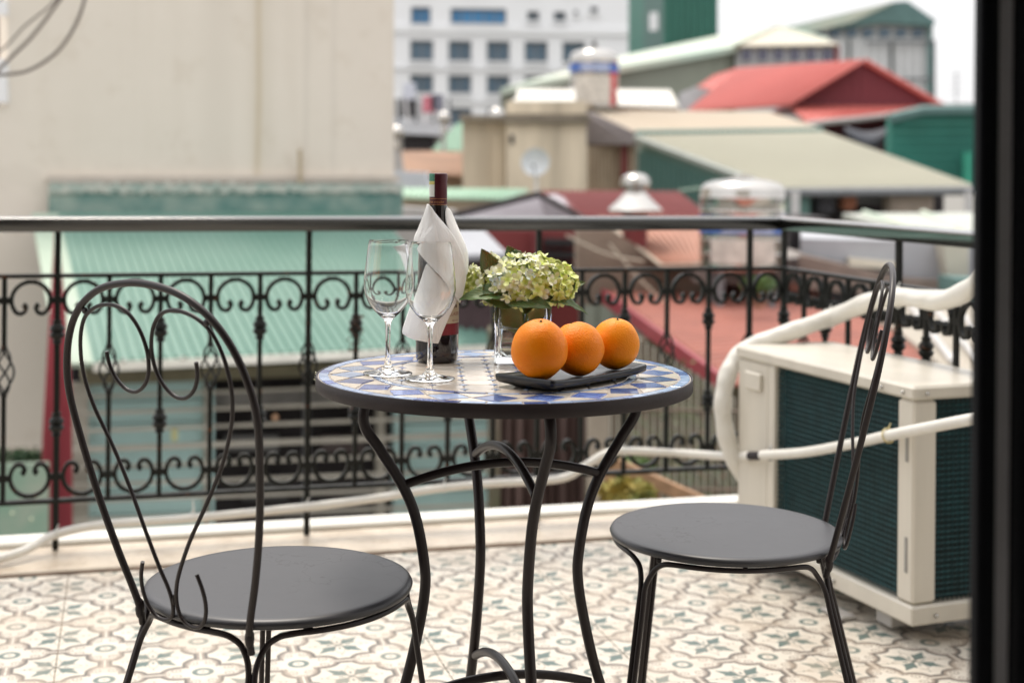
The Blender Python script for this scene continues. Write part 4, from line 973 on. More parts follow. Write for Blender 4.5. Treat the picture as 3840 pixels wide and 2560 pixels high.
# insulated pipe loop
def wrap_mat():
    m, nt, b = newmat('wrapped_insulation'); co = objco(nt)
    wv = nt.nodes.new('ShaderNodeTexWave'); wv.inputs['Scale'].default_value = 9; wv.inputs['Distortion'].default_value = 3; wv.bands_direction = 'DIAGONAL'; nt.links.new(co, wv.inputs['Vector'])
    f = noise(nt, co, 14, 4); c = mixc(nt, f, (.80, .79, .75), (.68, .65, .58)); nt.links.new(c, b.inputs['Base Color']); b.inputs['Roughness'].default_value = .45
    bump(nt, b, N(nt, wv.outputs['Fac']) * .5 + f * 1.6, .55, .005); return m
m_wrap = wrap_mat()
_pr = RD * (RT - .062)
ipath = [atp(2420, 560, _pr, RD), atp(2290, 615, _pr, RD), atp(2225, 665, _pr, RD), atp(2160, 690, _pr, RD), atp(2070, 682, _pr, RD), atp(2000, 693, _pr, RD), atp(1920, 725, _pr, RD), atd(1830, 757, 3.98), atd(1745, 788, 3.98), atd(1700, 812, 3.97), atd(1672, 860, 3.94), atd(1660, 930, 3.92), atd(1668, 1000, 3.92), atd(1690, 1060, 3.93), atd(1722, 1115, 3.95)]
ip = thing('insulated_pipe', 'thick white wrapped pipe looping over and beside the air conditioner', 'pipe', ipath[-1])
cp = catmull(ipath, 8); mb = MB(); mb.tube(cp, .0245, 18, taper=lambda u: 1 + .05 * math.sin(u * 90) + .03 * math.sin(u * 37)); mb.build('pipe', m_wrap, ip, 60)
ring_tie(atp(2062, 683, _pr, RD), .028, Vector((1, .2, 0)), 'wrap_band', m_tie, ip); ring_tie(atp(1905, 731, _pr, RD), .027, Vector((1, .2, .4)), 'wrap_band', m_tie, ip)

# ================================================================== AIR CONDITIONER
acz0, acz1 = .045, .584
Aa = Vector((.906, 3.19, 0)); Bb = Vector((.629, 3.91, 0)); U_ = (Bb - Aa).normalized(); Wd = Vector((-U_.y, U_.x, 0)) * -1
if Wd.x < 0: Wd = -Wd
LN = .775; WD = .30
ac = thing('air_conditioner', 'cream outdoor air conditioner unit with dark mesh sides on the tiled floor', 'air conditioner', (Aa.x, Aa.y, 0))
m_acw = M('cream_enamel', (.70, .655, .57), .38, var=.16, scale=5, streak=True, coat=.15, bmp=.06, bscale=12)
m_acm = M('teal_black_mesh', (.012, .07, .078), .5, .2, var=.4, scale=30)
m_acd = M('black_green_core', (.006, .016, .017), .6, var=.4, scale=20, col2=(.008, .035, .038))
def ab(mb, u0, u1, w0, w1, z0, z1, bev=0): return mb.box(Aa + U_ * ((u0 + u1) / 2) + Wd * ((w0 + w1) / 2) + UP * ((z0 + z1) / 2), (u1 - u0, w1 - w0, z1 - z0), U_, Wd, UP, bev)
ab(MB(), -.006, LN + .006, -.006, WD + .006, acz1 - .032, acz1, .006).build('top_panel', m_acw, ac)
ab(MB(), -.004, LN + .004, -.004, WD + .004, acz0, acz0 + .045, .005).build('base_pan', m_acw, ac)
ab(MB(), LN - .155, LN, 0, WD, acz0 + .046, acz1 - .033, .006).build('side_panel', m_acw, ac)
ab(MB(), LN - .19, LN - .157, -.002, .02, acz0 + .046, acz1 - .033, .004).build('corner_strip', m_acw, ac)
ab(MB(), LN - .13, LN - .05, -.012, -.0005, acz1 - .11, acz1 - .06, .006).build('handle_recess', m_acw, ac)
ab(MB(), 0, .06, 0, .065, acz0 + .046, acz1 - .033, .008).build('corner_post', m_acw, ac)
ab(MB(), 0, .05, WD - .05, WD, acz0 + .046, acz1 - .033, .006).build('corner_post', m_acw, ac)
ab(MB(), .03, LN - .19, .03, WD - .04, acz0 + .046, acz1 - .034).build('core', m_acd, ac)
nr = 34
for k in range(nr):
    z = acz0 + .06 + (acz1 - acz0 - .11) * k / (nr - 1)
    pts = [Aa + U_ * (.06 + (LN - .19 - .06) * i / 60) + Wd * (.010 + (.003 if i % 2 else 0)) + UP * z for i in range(61)]
    MB().tube(pts, .0016, 4).build('mesh_wire', m_acm, ac)
    pts = [Aa + Wd * (.065 + (WD - .05 - .065) * i / 20) + U_ * (.010 + (.003 if i % 2 else 0)) + UP * z for i in range(21)]
    MB().tube(pts, .0022, 4).build('mesh_wire', m_acm, ac)
mb = MB()
for i in range(56):
    q = Aa + U_ * (.062 + (LN - .254) * i / 55) + Wd * .012; mb.box(q + UP * ((acz0 + acz1) / 2 + .006), (.0016, .0016, acz1 - acz0 - .082), U_, Wd)
for i in range(15):
    q = Aa + Wd * (.067 + (WD - .12) * i / 14) + U_ * .012; mb.box(q + UP * ((acz0 + acz1) / 2 + .006), (.0016, .0016, acz1 - acz0 - .082), U_, Wd)
mb.build('mesh_upright', m_acm, ac)['kind'] = 'stuff'
for (u, w_, z) in ((.03, -.008, acz1 - .018), (.11, -.008, acz1 - .018), (-.008, .03, acz1 - .018), (-.008, .06, acz0 + .02), (.3, -.008, acz0 + .02)):
    MB().ball(Aa + U_ * u + Wd * w_ + UP * z, .005, 10, 6).build('screw', m_steel, ac, 60)
for z in (.2, .45): ab(MB(), .018, .028, -.0015, -.0002, z - .04, z + .04).build('slot', M('slot_grey', (.30, .29, .27), .6) if z == .2 else bpy.data.materials['slot_grey'], ac)
for u in (.12, LN - .15): ab(MB(), u - .03, u + .03, .01, WD - .01, .012, acz0 - .001, .004).build('foot', m_greym, ac)
ab(MB(), .2, .29, -.05, -.008, .001, .012, .003).build('foot_bracket', m_greym, ac)

# ================================================================== CHAIRS
def chair_mat():
    m, nt, b = newmat('dark_bronze_paint'); co = objco(nt)
    f = noise(nt, co, 25, 5, .6); c = mixc(nt, f, (.015, .010, .0105), (.024, .017, .0175)); nt.links.new(c, b.inputs['Base Color'])
    b.inputs['Roughness'].default_value = .38; b.inputs['Specular IOR Level'].default_value = .36
    bump(nt, b, noise(nt, co, 400, 2), .08, .0005); return m
def seat_mat():
    m, nt, b = newmat('seat_paint'); co = objco(nt)
    f = noise(nt, co, 5, 5, .65); sp = noise(nt, co, 140, 3, .7)
    c = mixc(nt, f, (.030, .030, .035), (.044, .044, .051)); c = mixc(nt, (sp * -1).step(-.70, .02) * .35, c, (.035, .03, .03))
    # faint water rings
    vor = nt.nodes.new('ShaderNodeTexVoronoi'); vor.feature = 'DISTANCE_TO_EDGE'; vor.inputs['Scale'].default_value = 9
    mpv = nt.nodes.new('ShaderNodeTexNoise'); mpv.inputs['Scale'].default_value = 22; nt.links.new(co, mpv.inputs['Vector'])
    va = nt.nodes.new('ShaderNodeVectorMath'); va.operation = 'MULTIPLY_ADD'; nt.links.new(mpv.outputs['Color'], va.inputs[0]); va.inputs[1].default_value = (.14, .14, .14); nt.links.new(co, va.inputs[2]); nt.links.new(va.outputs[0], vor.inputs['Vector'])
    edge = N(nt, vor.outputs['Distance']).step(.012, .008) * noise(nt, co, 4, 2).step(.46, .05)
    c = mixc(nt, edge * .18, c, (.03, .027, .027))
    nt.links.new(c, b.inputs['Base Color']); b.inputs['Specular IOR Level'].default_value = .6
    rr = f * .16 + .32 + edge * .08; nt.links.new(rr.s, b.inputs['Roughness']); bump(nt, b, sp, .06, .0005); return m
m_chair = chair_mat(); m_seat = seat_mat()
HZ = .45
chair = thing('bistro_chair', 'dark metal bistro chair at left with its heart scroll back towards us', 'chair', (0, 0, 0), 'bistro chairs at the mosaic table')
MB().lathe([(.004, HZ - .012), (.17, HZ - .014), (.186, HZ - .016), (.1955, HZ - .0125), (.1975, HZ - .007), (.195, HZ - .0025), (.189, HZ - .0002), (.18, HZ), (.09, HZ - .0006), (.004, HZ - .001)], (0, 0, 0), 96).build('seat', m_seat, chair, 50)
ZB = .443
LEAN = R(12); hup = Vector((0, -math.sin(LEAN), math.cos(LEAN))); hm = Vector((0, -.172, .44))
def hpnt(s_, t_): return hm + Vector((s_, 0, 0)) + hup * t_
hoop = [(.109, -.035), (.112, 0), (.138, .075), (.160, .150), (.177, .23), (.187, .305), (.178, .36), (.155, .408), (.120, .443), (.07, .467), (0, .476)]
hoop = hoop + [(-a_, b_) for a_, b_ in reversed(hoop[:-1])]
MB().tube(catmull([hpnt(*q) for q in hoop], 8), .0052, 14).build('back_hoop', m_chair, chair, 60)
def bow(t_): k_ = max(0, min(1, 1 - (t_ - .05) / .2)); return k_ * k_ * (3 - 2 * k_)
scr = [(.088, .374), (.086, .354), (.076, .335), (.058, .322), (.038, .321), (.019, .333), (.007, .352), (.0032, .378), (.008, .402), (.019, .422), (.035, .436), (.056, .442), (.079, .441), (.102, .434), (.124, .419), (.139, .392), (.146, .358), (.145, .325), (.134, .286), (.107, .232), (.075, .174), (.043, .115), (.019, .066), (.007, .038), (.0032, .016), (.007, -.002), (.021, -.012), (.041, -.011), (.056, .004), (.062, .026), (.060, .048), (.053, .068)]
for sgn in (1, -1):
    MB().tube(catmull([hpnt(sgn * a_, b_ + .008 * bow(b_)) + Vector((0, .001 * sgn - .026 * bow(b_), 0)) for a_, b_ in scr], 5), .0029, 10).build('scroll', m_chair, chair, 60)
for (a_, b_, w_) in ((0, .378, .006), (0, .030, .006), (.121, .430, .012), (-.121, .430, .012)):
    MB().ball(hpnt(a_, b_) - Vector((0, .026 * bow(b_), 0)), .0034, 10, 8, (w_ / .0068, .9, 2.2 if w_ < .01 else 1.5)).build('weld', m_chair, chair, 60)
legs_a = [R(-90 - 34), R(-90 + 34), R(90 - 50), R(90 + 50)]
spl = {0: .30, 1: .30, 2: .16, 3: .16}
def legp(i, z, side):
    a_ = legs_a[i]; r_ = .196 + max(0, .40 - z) * spl[i]; d_ = Vector((math.cos(a_), math.sin(a_), 0)); tn = Vector((-d_.y, d_.x, 0))
    return d_ * r_ + tn * (side * .0049) + UP * z
order = [0, 1, 2, 3]
for q in range(4):
    i = order[q]; j = order[(q + 1) % 4]; a0 = legs_a[i]; a1 = legs_a[j]
    while a1 < a0: a1 += 2 * PI
    bend = .16; zu = HZ - .0205; pts = [legp(i, .004, 1), legp(i, .2, 1), legp(i, .34, 1), legp(i, .385, 1)]
    for u, z in ((.08, zu - .018), (.16, zu - .005), (.26, zu)):
        a_ = a0 + u; pts.append(Vector((.191 * math.cos(a_), .191 * math.sin(a_), z)))
    k_ = max(3, int((a1 - a0 - .6) / .2))
    for m__ in range(1, k_): a_ = a0 + .26 + (a1 - a0 - .52) * m__ / k_; pts.append(Vector((.188 * math.cos(a_), .188 * math.sin(a_), zu)))
    for u, z in ((.26, zu), (.16, zu - .005), (.08, zu - .018)):
        a_ = a1 - u; pts.append(Vector((.191 * math.cos(a_), .191 * math.sin(a_), z)))
    pts += [legp(j, .385, -1), legp(j, .34, -1), legp(j, .2, -1), legp(j, .004, -1)]
    MB().tube(catmull(pts, 6), .0044, 12).build('leg_frame', m_chair, chair, 60)
for q in range(8):
    a_ = q * PI / 4 + .2; MB().box((.184 * math.cos(a_), .184 * math.sin(a_), HZ - .019), (.014, .008, .009), bev=.002).build('spacer', m_chair, chair)
for s_ in (1, -1):
    MB().ball(hpnt(s_ * .110, -.012), .0068, 12, 8, (1, 1, 2.2)).build('weld', m_chair, chair, 60)
ch2 = copy_tree(chair)
chair.location = (-.340, 2.113, 0); chair.rotation_euler = (0, 0, R(55 - 90))
ch2.location = (.371, 2.44, 0); ch2.rotation_euler = (0, 0, R(170 - 90)); ch2['label'] = 'dark metal bistro chair at right, turned sideways before the air conditioner'

# ================================================================== TABLE
TC = Vector((-.009, 2.24, 0)); TR = .295; TZ = .74
table = thing('mosaic_table', 'round bistro table with blue and cream mosaic top and bent metal legs', 'table', TC)
def C(v): return TC + Vector(v)
m_rim = M('bronze_rim_paint', (.030, .021, .022), .5, 0, var=.3, scale=20, bmp=.2, bscale=160, spec=.35)
m_mgrout = M('cream_grout', (.40, .36, .33), .6, var=.2, scale=60)
MB().lathe([(TR - .012, TZ - .0195), (TR - .001, TZ - .0205), (TR, TZ - .019), (TR, TZ - .001), (TR - .0008, TZ), (TR - .0022, TZ), (TR - .003, TZ - .0015), (TR - .003, TZ - .0193)], TC, 144).build('rim', m_rim, table, 50)
top = MB().lathe([(.003, TZ - .018), (TR - .0032, TZ - .018), (TR - .0032, TZ - .0012), (.003, TZ - .0012)], TC, 128).build('tabletop', m_mgrout, table)
def mosaic_mat(name, c1, c2, rand, sc):
    m, nt, b = newmat(name); p = worldpos(nt); oi = nt.nodes.new('ShaderNodeObjectInfo')
    f = noise(nt, p, sc, 5, .65); c = mixc(nt, f.step(.5, .16), c1, c2)
    hv = nt.nodes.new('ShaderNodeHueSaturation'); val = N(nt, oi.outputs['Random']) * (2 * rand) + (1 - rand); nt.links.new(val.s, hv.inputs['Value']); nt.links.new(c, hv.inputs['Color']); nt.links.new(hv.outputs[0], b.inputs['Base Color'])
    b.inputs['Roughness'].default_value = .08; b.inputs['Specular IOR Level'].default_value = .85
    bump(nt, b, noise(nt, p, 35, 2), .05, .001); return m
m_blue = mosaic_mat('blue_mosaic', (.16, .23, .50), (.07, .11, .34), .4, 60)
m_lblue = mosaic_mat('light_blue_mosaic', (.40, .50, .70), (.26, .36, .58), .3, 50)
m_beige = mosaic_mat('beige_mosaic', (.76, .69, .60), (.66, .58, .49), .1, 40)
npiece = [0]
def piece(poly, mat, t=.0022):
    poly = [Vector((x, y)) for x, y in poly]; c_ = sum(poly, Vector((0, 0))) / len(poly); g = .0013
    if c_.length > TR: return
    out = []
    for p_ in poly:
        d_ = (p_ - c_); L_ = d_.length; out.append(c_ + d_ * max(.2, (L_ - g) / L_))
    tilt = (random.uniform(-.004, .004), random.uniform(-.004, .004)); zz = TZ + .0002 + random.uniform(-.0002, .0002)
    mb = MB(); mb.loft([[TC + Vector((c_.x + (p_.x - c_.x) * k, c_.y + (p_.y - c_.y) * k, z + (p_.x - c_.x) * tilt[0] + (p_.y - c_.y) * tilt[1])) for p_ in out] for k, z in ((1, TZ - .0016), (1, zz - .0005), (.97, zz))])
    mb.build('tile', mat, top); npiece[0] += 1
def pol(r_, a_): return (r_ * math.cos(a_), r_ * math.sin(a_))
a = 0
while a < 2 * PI - .02:      # outer ring
    st = random.uniform(.10, .19)
    if 2 * PI - a - st < .08: st = 2 * PI - a
    piece([pol(.2745, a), pol(.2905, a), pol(.2912, a + st / 2), pol(.2905, a + st), pol(.2745, a + st), pol(.2752, a + st / 2)], random.choice((m_blue, m_lblue, m_lblue, m_lblue))); a += st
ND = 22
for k in range(ND):
    a_ = 2 * PI * (k + .35) / ND; h = 2 * PI / ND
    j1 = random.uniform(-.004, .004); j2 = random.uniform(-.01, .01)
    piece([pol(.2125, a_ + j2), pol(.243 + j1, a_ + h * .46), pol(.272, a_ - j2), pol(.243 - j1, a_ - h * .46)], m_blue if random.random() < .5 else m_lblue)
    b_ = a_ + h / 2
    piece([pol(.243, b_ - .004), pol(.2735, a_ + h * .06), pol(.2742, b_), pol(.2735, a_ + h * .94)], m_beige)
    piece([pol(.243, b_ + .004), pol(.211, a_ + h * .94), pol(.210, b_), pol(.211, a_ + h * .06)], m_beige)
NI = 26
for k in range(NI):
    a_ = 2 * PI * k / NI; h = 2 * PI / NI
    piece([pol(.197, a_), pol(.2075, a_), pol(.2082, a_ + h / 2), pol(.2075, a_ + h), pol(.197, a_ + h), pol(.1977, a_ + h / 2)], random.choice((m_blue, m_blue, m_lblue)))
pc = .046; rot = R(4)
def clip(poly, rad):
    # Sutherland-Hodgman against a 32-gon
    for k in range(40):
        a_ = 2 * PI * (k + .5) / 40; nx, ny = math.cos(a_), math.sin(a_); out = []
        for i in range(len(poly)):
            p_, q_ = poly[i], poly[(i + 1) % len(poly)]; dp_ = p_[0] * nx + p_[1] * ny - rad; dq = q_[0] * nx + q_[1] * ny - rad
            if dp_ <= 0: out.append(p_)
            if dp_ * dq < 0: t_ = dp_ / (dp_ - dq); out.append((p_[0] + (q_[0] - p_[0]) * t_, p_[1] + (q_[1] - p_[1]) * t_))
        poly = out
        if len(poly) < 3: return None
    ar = abs(sum(poly[i][0] * poly[(i + 1) % len(poly)][1] - poly[(i + 1) % len(poly)][0] * poly[i][1] for i in range(len(poly)))) / 2
    return poly if ar > 1.2e-4 * .4 else None
for i in range(-6, 7):
    for j in range(-6, 7):
        x, y = i * pc, j * pc; x, y = x * math.cos(rot) - y * math.sin(rot), x * math.sin(rot) + y * math.cos(rot)
        k_ = .31 * pc; H_ = pc / 2
        oc = [(H_, -H_ + k_ * .6), (H_, H_ - k_ * .6), (H_ - k_ * .6, H_), (-H_ + k_ * .6, H_), (-H_, H_ - k_ * .6), (-H_, -H_ + k_ * .6), (-H_ + k_ * .6, -H_), (H_ - k_ * .6, -H_)]
        pl_ = [(x + u * math.cos(rot) - v * math.sin(rot), y + u * math.sin(rot) + v * math.cos(rot)) for u, v in oc]; q_ = clip(pl_, .1955)
        if q_: piece(q_, m_beige)
        s_ = k_ * .52; xx, yy = x + H_ * math.cos(rot) - H_ * math.sin(rot), y + H_ * math.sin(rot) + H_ * math.cos(rot)
        sq = [(xx + u * s_ * math.cos(rot) - v * s_ * math.sin(rot), yy + u * s_ * math.sin(rot) + v * s_ * math.cos(rot)) for u, v in ((1, 0), (0, 1), (-1, 0), (0, -1))]
        if xx * xx + yy * yy < .188 ** 2: piece(sq, random.choice((m_blue, m_lblue)))
print('mosaic', npiece[0])
# chipped paint on the rim at left
q = TC + Vector((-TR - .001, -.004, TZ - .008)); mb = MB(); leafcloud(mb, q, (.002, .006, .011), 26, .004)
mb.build('paint_flake', M('cream_flake', (.75, .74, .58), .7), table)
legprof = [(.205, .718), (.222, .700), (.223, .668), (.198, .629), (.161, .570), (.140, .517), (.1270, .448), (.1262, .407), (.136, .348), (.157, .263), (.190, .17), (.225, .08), (.238, .006)]
LA = [R(17.5), R(107.5), R(197.5), R(287.5)]
LA = [R(17.5), R(180 - 72.5 + 0), R(197.5), R(287.5)]
for a_ in LA:
    d_ = Vector((math.cos(a_), math.sin(a_), 0)); MB().tube(catmull([TC + d_ * r_ + UP * z for r_, z in legprof], 8), .0084, 14).build('leg', m_chair, table, 60)
    MB().lathe([(.011, 0), (.012, .004), (.0095, .012)], TC + d_ * .238, 14).build('foot_cap', m_dark, table, 60)
    MB().box(TC + d_ * .2 + UP * .7165, (.05, .02, .004), d_, Vector((-d_.y, d_.x, 0)), UP, .001).build('leg_plate', m_chair, table)
for dz in (0, -.335):
    for k, (i, zc, ze_) in enumerate(((0, .600, .575), (1, .622, .583))):
        d_ = Vector((math.cos(LA[i]), math.sin(LA[i]), 0)); re_ = .163 if dz == 0 else .153; n = 25; pts = []
        for q_ in range(n):
            u = -1 + 2 * q_ / (n - 1); pts.append(TC + d_ * (re_ * u * .97) + UP * (ze_ + (zc - ze_) * (1 - abs(u) ** 2.0) - (.028 if True else 0) * abs(u) ** 3 * 0 + dz))
        MB().tube(pts, .0072, 14).build('brace', m_chair, table, 60)
    MB().box(TC + UP * (.612 + dz + .012), (.010, .012, .006), bev=.002).build('weld', m_chair, table)

# ================================================================== ON THE TABLE
# ---- bottle
BC = Vector((-.1225, 2.372, TZ + .0006))
bottle = thing('wine_bottle', 'dark red wine bottle wrapped in a white napkin on the mosaic table', 'bottle', BC)
m_bot, nt, b = newmat('black_glass'); b.inputs['Base Color'].default_value = (.012, .007, .008, 1); b.inputs['Roughness'].default_value = .05; b.inputs['Coat Weight'].default_value = .6
bump(nt, b, noise(nt, objco(nt), 12, 2), .04, .002)
bp = [(.004, .006), (.024, .004), (.030, .0), (.0335, .002), (.0352, .007), (.0355, .02), (.0355, .185), (.0345, .196), (.0305, .211), (.0235, .226), (.0175, .240), (.0150, .256), (.0142, .275), (.0138, .304), (.004, .305)]
MB().lathe(bp, BC, 64).build('body', m_bot, bottle, 50)
m_caps = M('burgundy_capsule', (.085, .012, .022), .38, .2, var=.15, scale=40)
MB().lathe([(.0146, .2575), (.0148, .2580), (.0146, .300), (.0152, .3005), (.0152, .309), (.0146, .3125), (.0125, .3135), (.003, .3136)], BC, 48).build('capsule', m_caps, bottle, 50)
m_gold = M('gold_print', (.55, .28, .12), .4, .4)
for z in (.2605, .2705): MB().lathe([(.0147, z), (.01495, z), (.01495, z + .0007), (.0147, z + .0007)], BC, 48).build('gold_line', m_gold, bottle)
def bend(txt, size, rad, a0, z, mat, name, par, bold=False, space=1):
    vs, fs = text_mb(txt, size, bold)
    out = [BC + Vector((rad * math.cos(a0 + v.x / rad * space), rad * math.sin(a0 + v.x / rad * space), z + v.y)) for v in vs]
    k = len(out); out2 = [BC + (q - BC) * 1 for q in out]
    mb = MB(); mb.add(out, fs); return mb.build(name, mat, par)
bend('DORA WINERY', .0052, .01512, R(-90 - 82), .2635, m_gold, 'capsule_lettering', bottle, False, .92)
def patch(rad, a0, a1, z0, z1, mat, name, par, n=14, th=.0003):
    rings = []
    for i in range(n + 1):
        a_ = R(a0 + (a1 - a0) * i / n); rings.append([BC + Vector((r_ * math.cos(a_), r_ * math.sin(a_), z)) for r_, z in ((rad, z0), (rad, z1), (rad + th, z1), (rad + th, z0))])
    return MB().loft(rings).build(name, mat, par)
m_paper = M('label_paper', (.62, .55, .42), .6, var=.06, scale=30); m_redlab = M('label_red', (.26, .02, .035), .5); m_redink = M('red_ink', (.30, .06, .05), .6)
patch(.0357, -90, 45, .066, .150, m_paper, 'label', bottle)
patch(.0357, -90, 45, .047, .0656, m_redlab, 'label_band', bottle)
bend('CLASSIC', .0085, .0363, R(-90 + 33), .0785, m_redink, 'label_lettering', bottle)
bend('RED WINE', .0036, .0363, R(-90 + 46), .0690, m_redink, 'label_lettering', bottle)
mb = MB(); q = R(-90 + 52)
for k in range(3): mb.ball(BC + Vector((.0361 * math.cos(q + k * .08), .0361 * math.sin(q + k * .08), .094 + (k % 2) * .005)), .003, 10, 6, (.6, .6, 1))
mb.build('label_emblem', M('emblem_brown', (.12, .07, .05), .6), bottle)
# excise sticker on the capsule
patch(.0151, -166, -112, .274, .313, M('sticker_white', (.72, .74, .70), .5, var=.05, scale=80), 'sticker', bottle)
patch(.0155, -166, -112, .300, .3125, M('sticker_green', (.08, .30, .20), .5, var=.4, scale=200), 'sticker_green', bottle)
patch(.0155, -166, -112, .2945, .2998, M('sticker_yellow', (.62, .56, .18), .5, var=.2, scale=120), 'sticker_yellow', bottle)
# ---- napkin
m_nap, nt, b = newmat('white_linen'); co = objco(nt)
b.inputs['Base Color'].default_value = (.93, .93, .925, 1); b.inputs['Roughness'].default_value = .85; b.inputs['Sheen Weight'].default_value = .3

bump(nt, b, noise(nt, objco(nt, (1, 1, .35)), 34, 5, .6, 1.2) * 1.0 + noise(nt, co, 1200, 1) * .06, .75, .006)
nap = thing('linen_napkin', 'white linen napkin folded round the wine bottle', 'napkin', BC)
def cloth(rows, nm, lv=2):
    w_ = len(rows[0]); vs = []
    for i, r_ in enumerate(rows):
        for j, (x, y, o_) in enumerate(r_):
            k_ = .0042 if 0 < j < w_ - 1 else .0005
            vs.append(atd(x, y, BC.y - o_ - k_ * mnoise.noise(Vector((j * 1.7, i * 1.3, len(rows))))))
    mb = MB(); mb.add(vs, [(i * w_ + j, i * w_ + j + 1, (i + 1) * w_ + j + 1, (i + 1) * w_ + j) for i in range(len(rows) - 1) for j in range(w_ - 1)])
    o_ = mb.build(nm, m_nap, nap, 180)
    s1_ = o_.modifiers.new('sub', 'SUBSURF'); s1_.levels = 3; s1_.render_levels = 3; s2_ = o_.modifiers.new('sol', 'SOLIDIFY'); s2_.thickness = .0014; s2_.offset = 1
    return o_
cloth([[(979, 602, .036), (985, 607, .039), (995, 618, .041), (1008, 632, .041), (1026, 650, .036)],
       [(968, 638, .030), (980, 645, .0395), (996, 652, .0425), (1015, 662, .042), (1042, 672, .032)],
       [(957, 668, .026), (973, 675, .040), (993, 682, .0435), (1018, 688, .042), (1051, 690, .022)],
       [(946, 696, .022), (964, 702, .039), (987, 708, .046), (1012, 712, .0425), (1038, 712, .034)],
       [(935, 728, .020), (955, 735, .038), (978, 741, .048), (1003, 745, .044), (1024, 744, .038)],
       [(925, 757, .018), (945, 767, .036), (968, 772, .049), (990, 777, .046), (1013, 770, .040)],
       [(925, 766, .022), (944, 781, .034), (965, 783, .046), (985, 788, .047), (1006, 790, .041)],
       [(932, 766, .012), (948, 775, .024), (968, 777, .034), (988, 781, .038), (1005, 785, .037)]], 'lower_fold')
cloth([[(984, 467, .017), (986, 470, .0195), (990, 476, .0212), (995, 485, .021), (1000, 493, .0195)],
       [(974, 497, .018), (984, 500, .025), (996, 505, .028), (1008, 508, .027), (1022, 517, .022)],
       [(963, 523, .020), (978, 527, .032), (995, 530, .037), (1015, 533, .036), (1042, 541, .024)],
       [(947, 552, .022), (967, 557, .037), (990, 560, .0425), (1018, 562, .042), (1060, 577, .020)],
       [(958, 577, .032), (975, 584, .0405), (998, 590, .0445), (1028, 595, .042), (1069, 605, .016)],
       [(979, 603, .0405), (994, 612, .0445), (1014, 621, .0455), (1038, 629, .0385), (1071, 636, .012)],
       [(1003, 625, .0445), (1013, 634, .0455), (1028, 643, .043), (1046, 651, .034), (1067, 655, .012)],
       [(1028, 650, .0435), (1035, 658, .0415), (1043, 666, .037), (1053, 672, .028), (1062, 674, .012)],
       [(1050, 688, .028), (1051, 691, .026), (1053, 693, .022), (1054, 695, .016), (1056, 696, .010)]], 'upper_fold')
cloth([[(1022, 474, .010), (1028, 478, .004), (1034, 482, -.006)], [(1022, 517, .020), (1033, 505, .012), (1043, 504, -.006)],
       [(1040, 541, .021), (1050, 533, .012), (1055, 534, -.006)], [(1058, 577, .017), (1066, 570, .010), (1071, 568, -.006)],
       [(1067, 605, .013), (1073, 598, .006), (1075, 592, -.008)], [(1070, 636, .008), (1073, 626, .003), (1074, 610, -.010)]], 'collar_fold')
cloth([[(984, 466, .016), (981, 470, -.001), (990, 476, -.020), (1008, 480, -.024), (1024, 479, -.018), (1033, 481, -.004)],
       [(974, 497, .017), (972, 500, -.004), (985, 508, -.024), (1008, 512, -.028), (1030, 512, -.022), (1043, 506, -.004)],
       [(960, 525, .018), (960, 535, -.010), (980, 545, -.036), (1010, 550, -.040), (1040, 548, -.034), (1056, 536, -.005)],
       [(955, 558, .012), (957, 570, -.014), (980, 580, -.038), (1012, 590, -.041), (1046, 590, -.036), (1073, 592, -.008)]], 'back_wrap')

# ---- wine glasses
m_gl, nt, b = newmat('clear_glass'); b.inputs['Base Color'].default_value = (.985, .995, .99, 1); b.inputs['Roughness'].default_value = 0; b.inputs['IOR'].default_value = 1.47; b.inputs['Transmission Weight'].default_value = 1
gp_out = [(.0010, .0), (.030, .0), (.0378, .0006), (.0383, .0016), (.0375, .0026), (.026, .0042), (.012, .0075), (.0068, .0125), (.0046, .020), (.0040, .034), (.0038, .060), (.0043, .076), (.0062, .084), (.012, .0895), (.0215, .0985), (.0305, .110), (.0362, .123), (.0386, .136), (.0384, .149), (.0368, .165), (.0345, .183), (.0322, .200), (.0306, .2085)]
gp_in = [(.0299, .2085), (.0298, .2076), (.0314, .200), (.0337, .183), (.0360, .165), (.0376, .149), (.0378, .136), (.0354, .1235), (.0297, .111), (.0207, .1003), (.012, .0925), (.005, .0900), (.0008, .0897)]
glass = thing('wine_glass', 'rear left empty wine glass on the mosaic table', 'wine glass', (0, 0, 0), 'empty wine glasses')
MB().lathe(gp_out[:13] + [(.0006, .0845)], (0, 0, 0), 64).build('foot_and_stem', m_gl, glass, 60)
# the bowl and stem are one piece of glass: keep a single closed surface
bpy.data.objects.remove(glass.children[0])
MB().lathe(gp_out + gp_in, (0, 0, 0), 72).build('glass', m_gl, glass, 60)
g2 = copy_tree(glass)
glass.location = (-.191, 2.217, TZ + .0008); g2.location = (-.1225, 2.166, TZ + .0008)
g2['label'] = 'front empty wine glass standing before the napkin wrapped bottle'

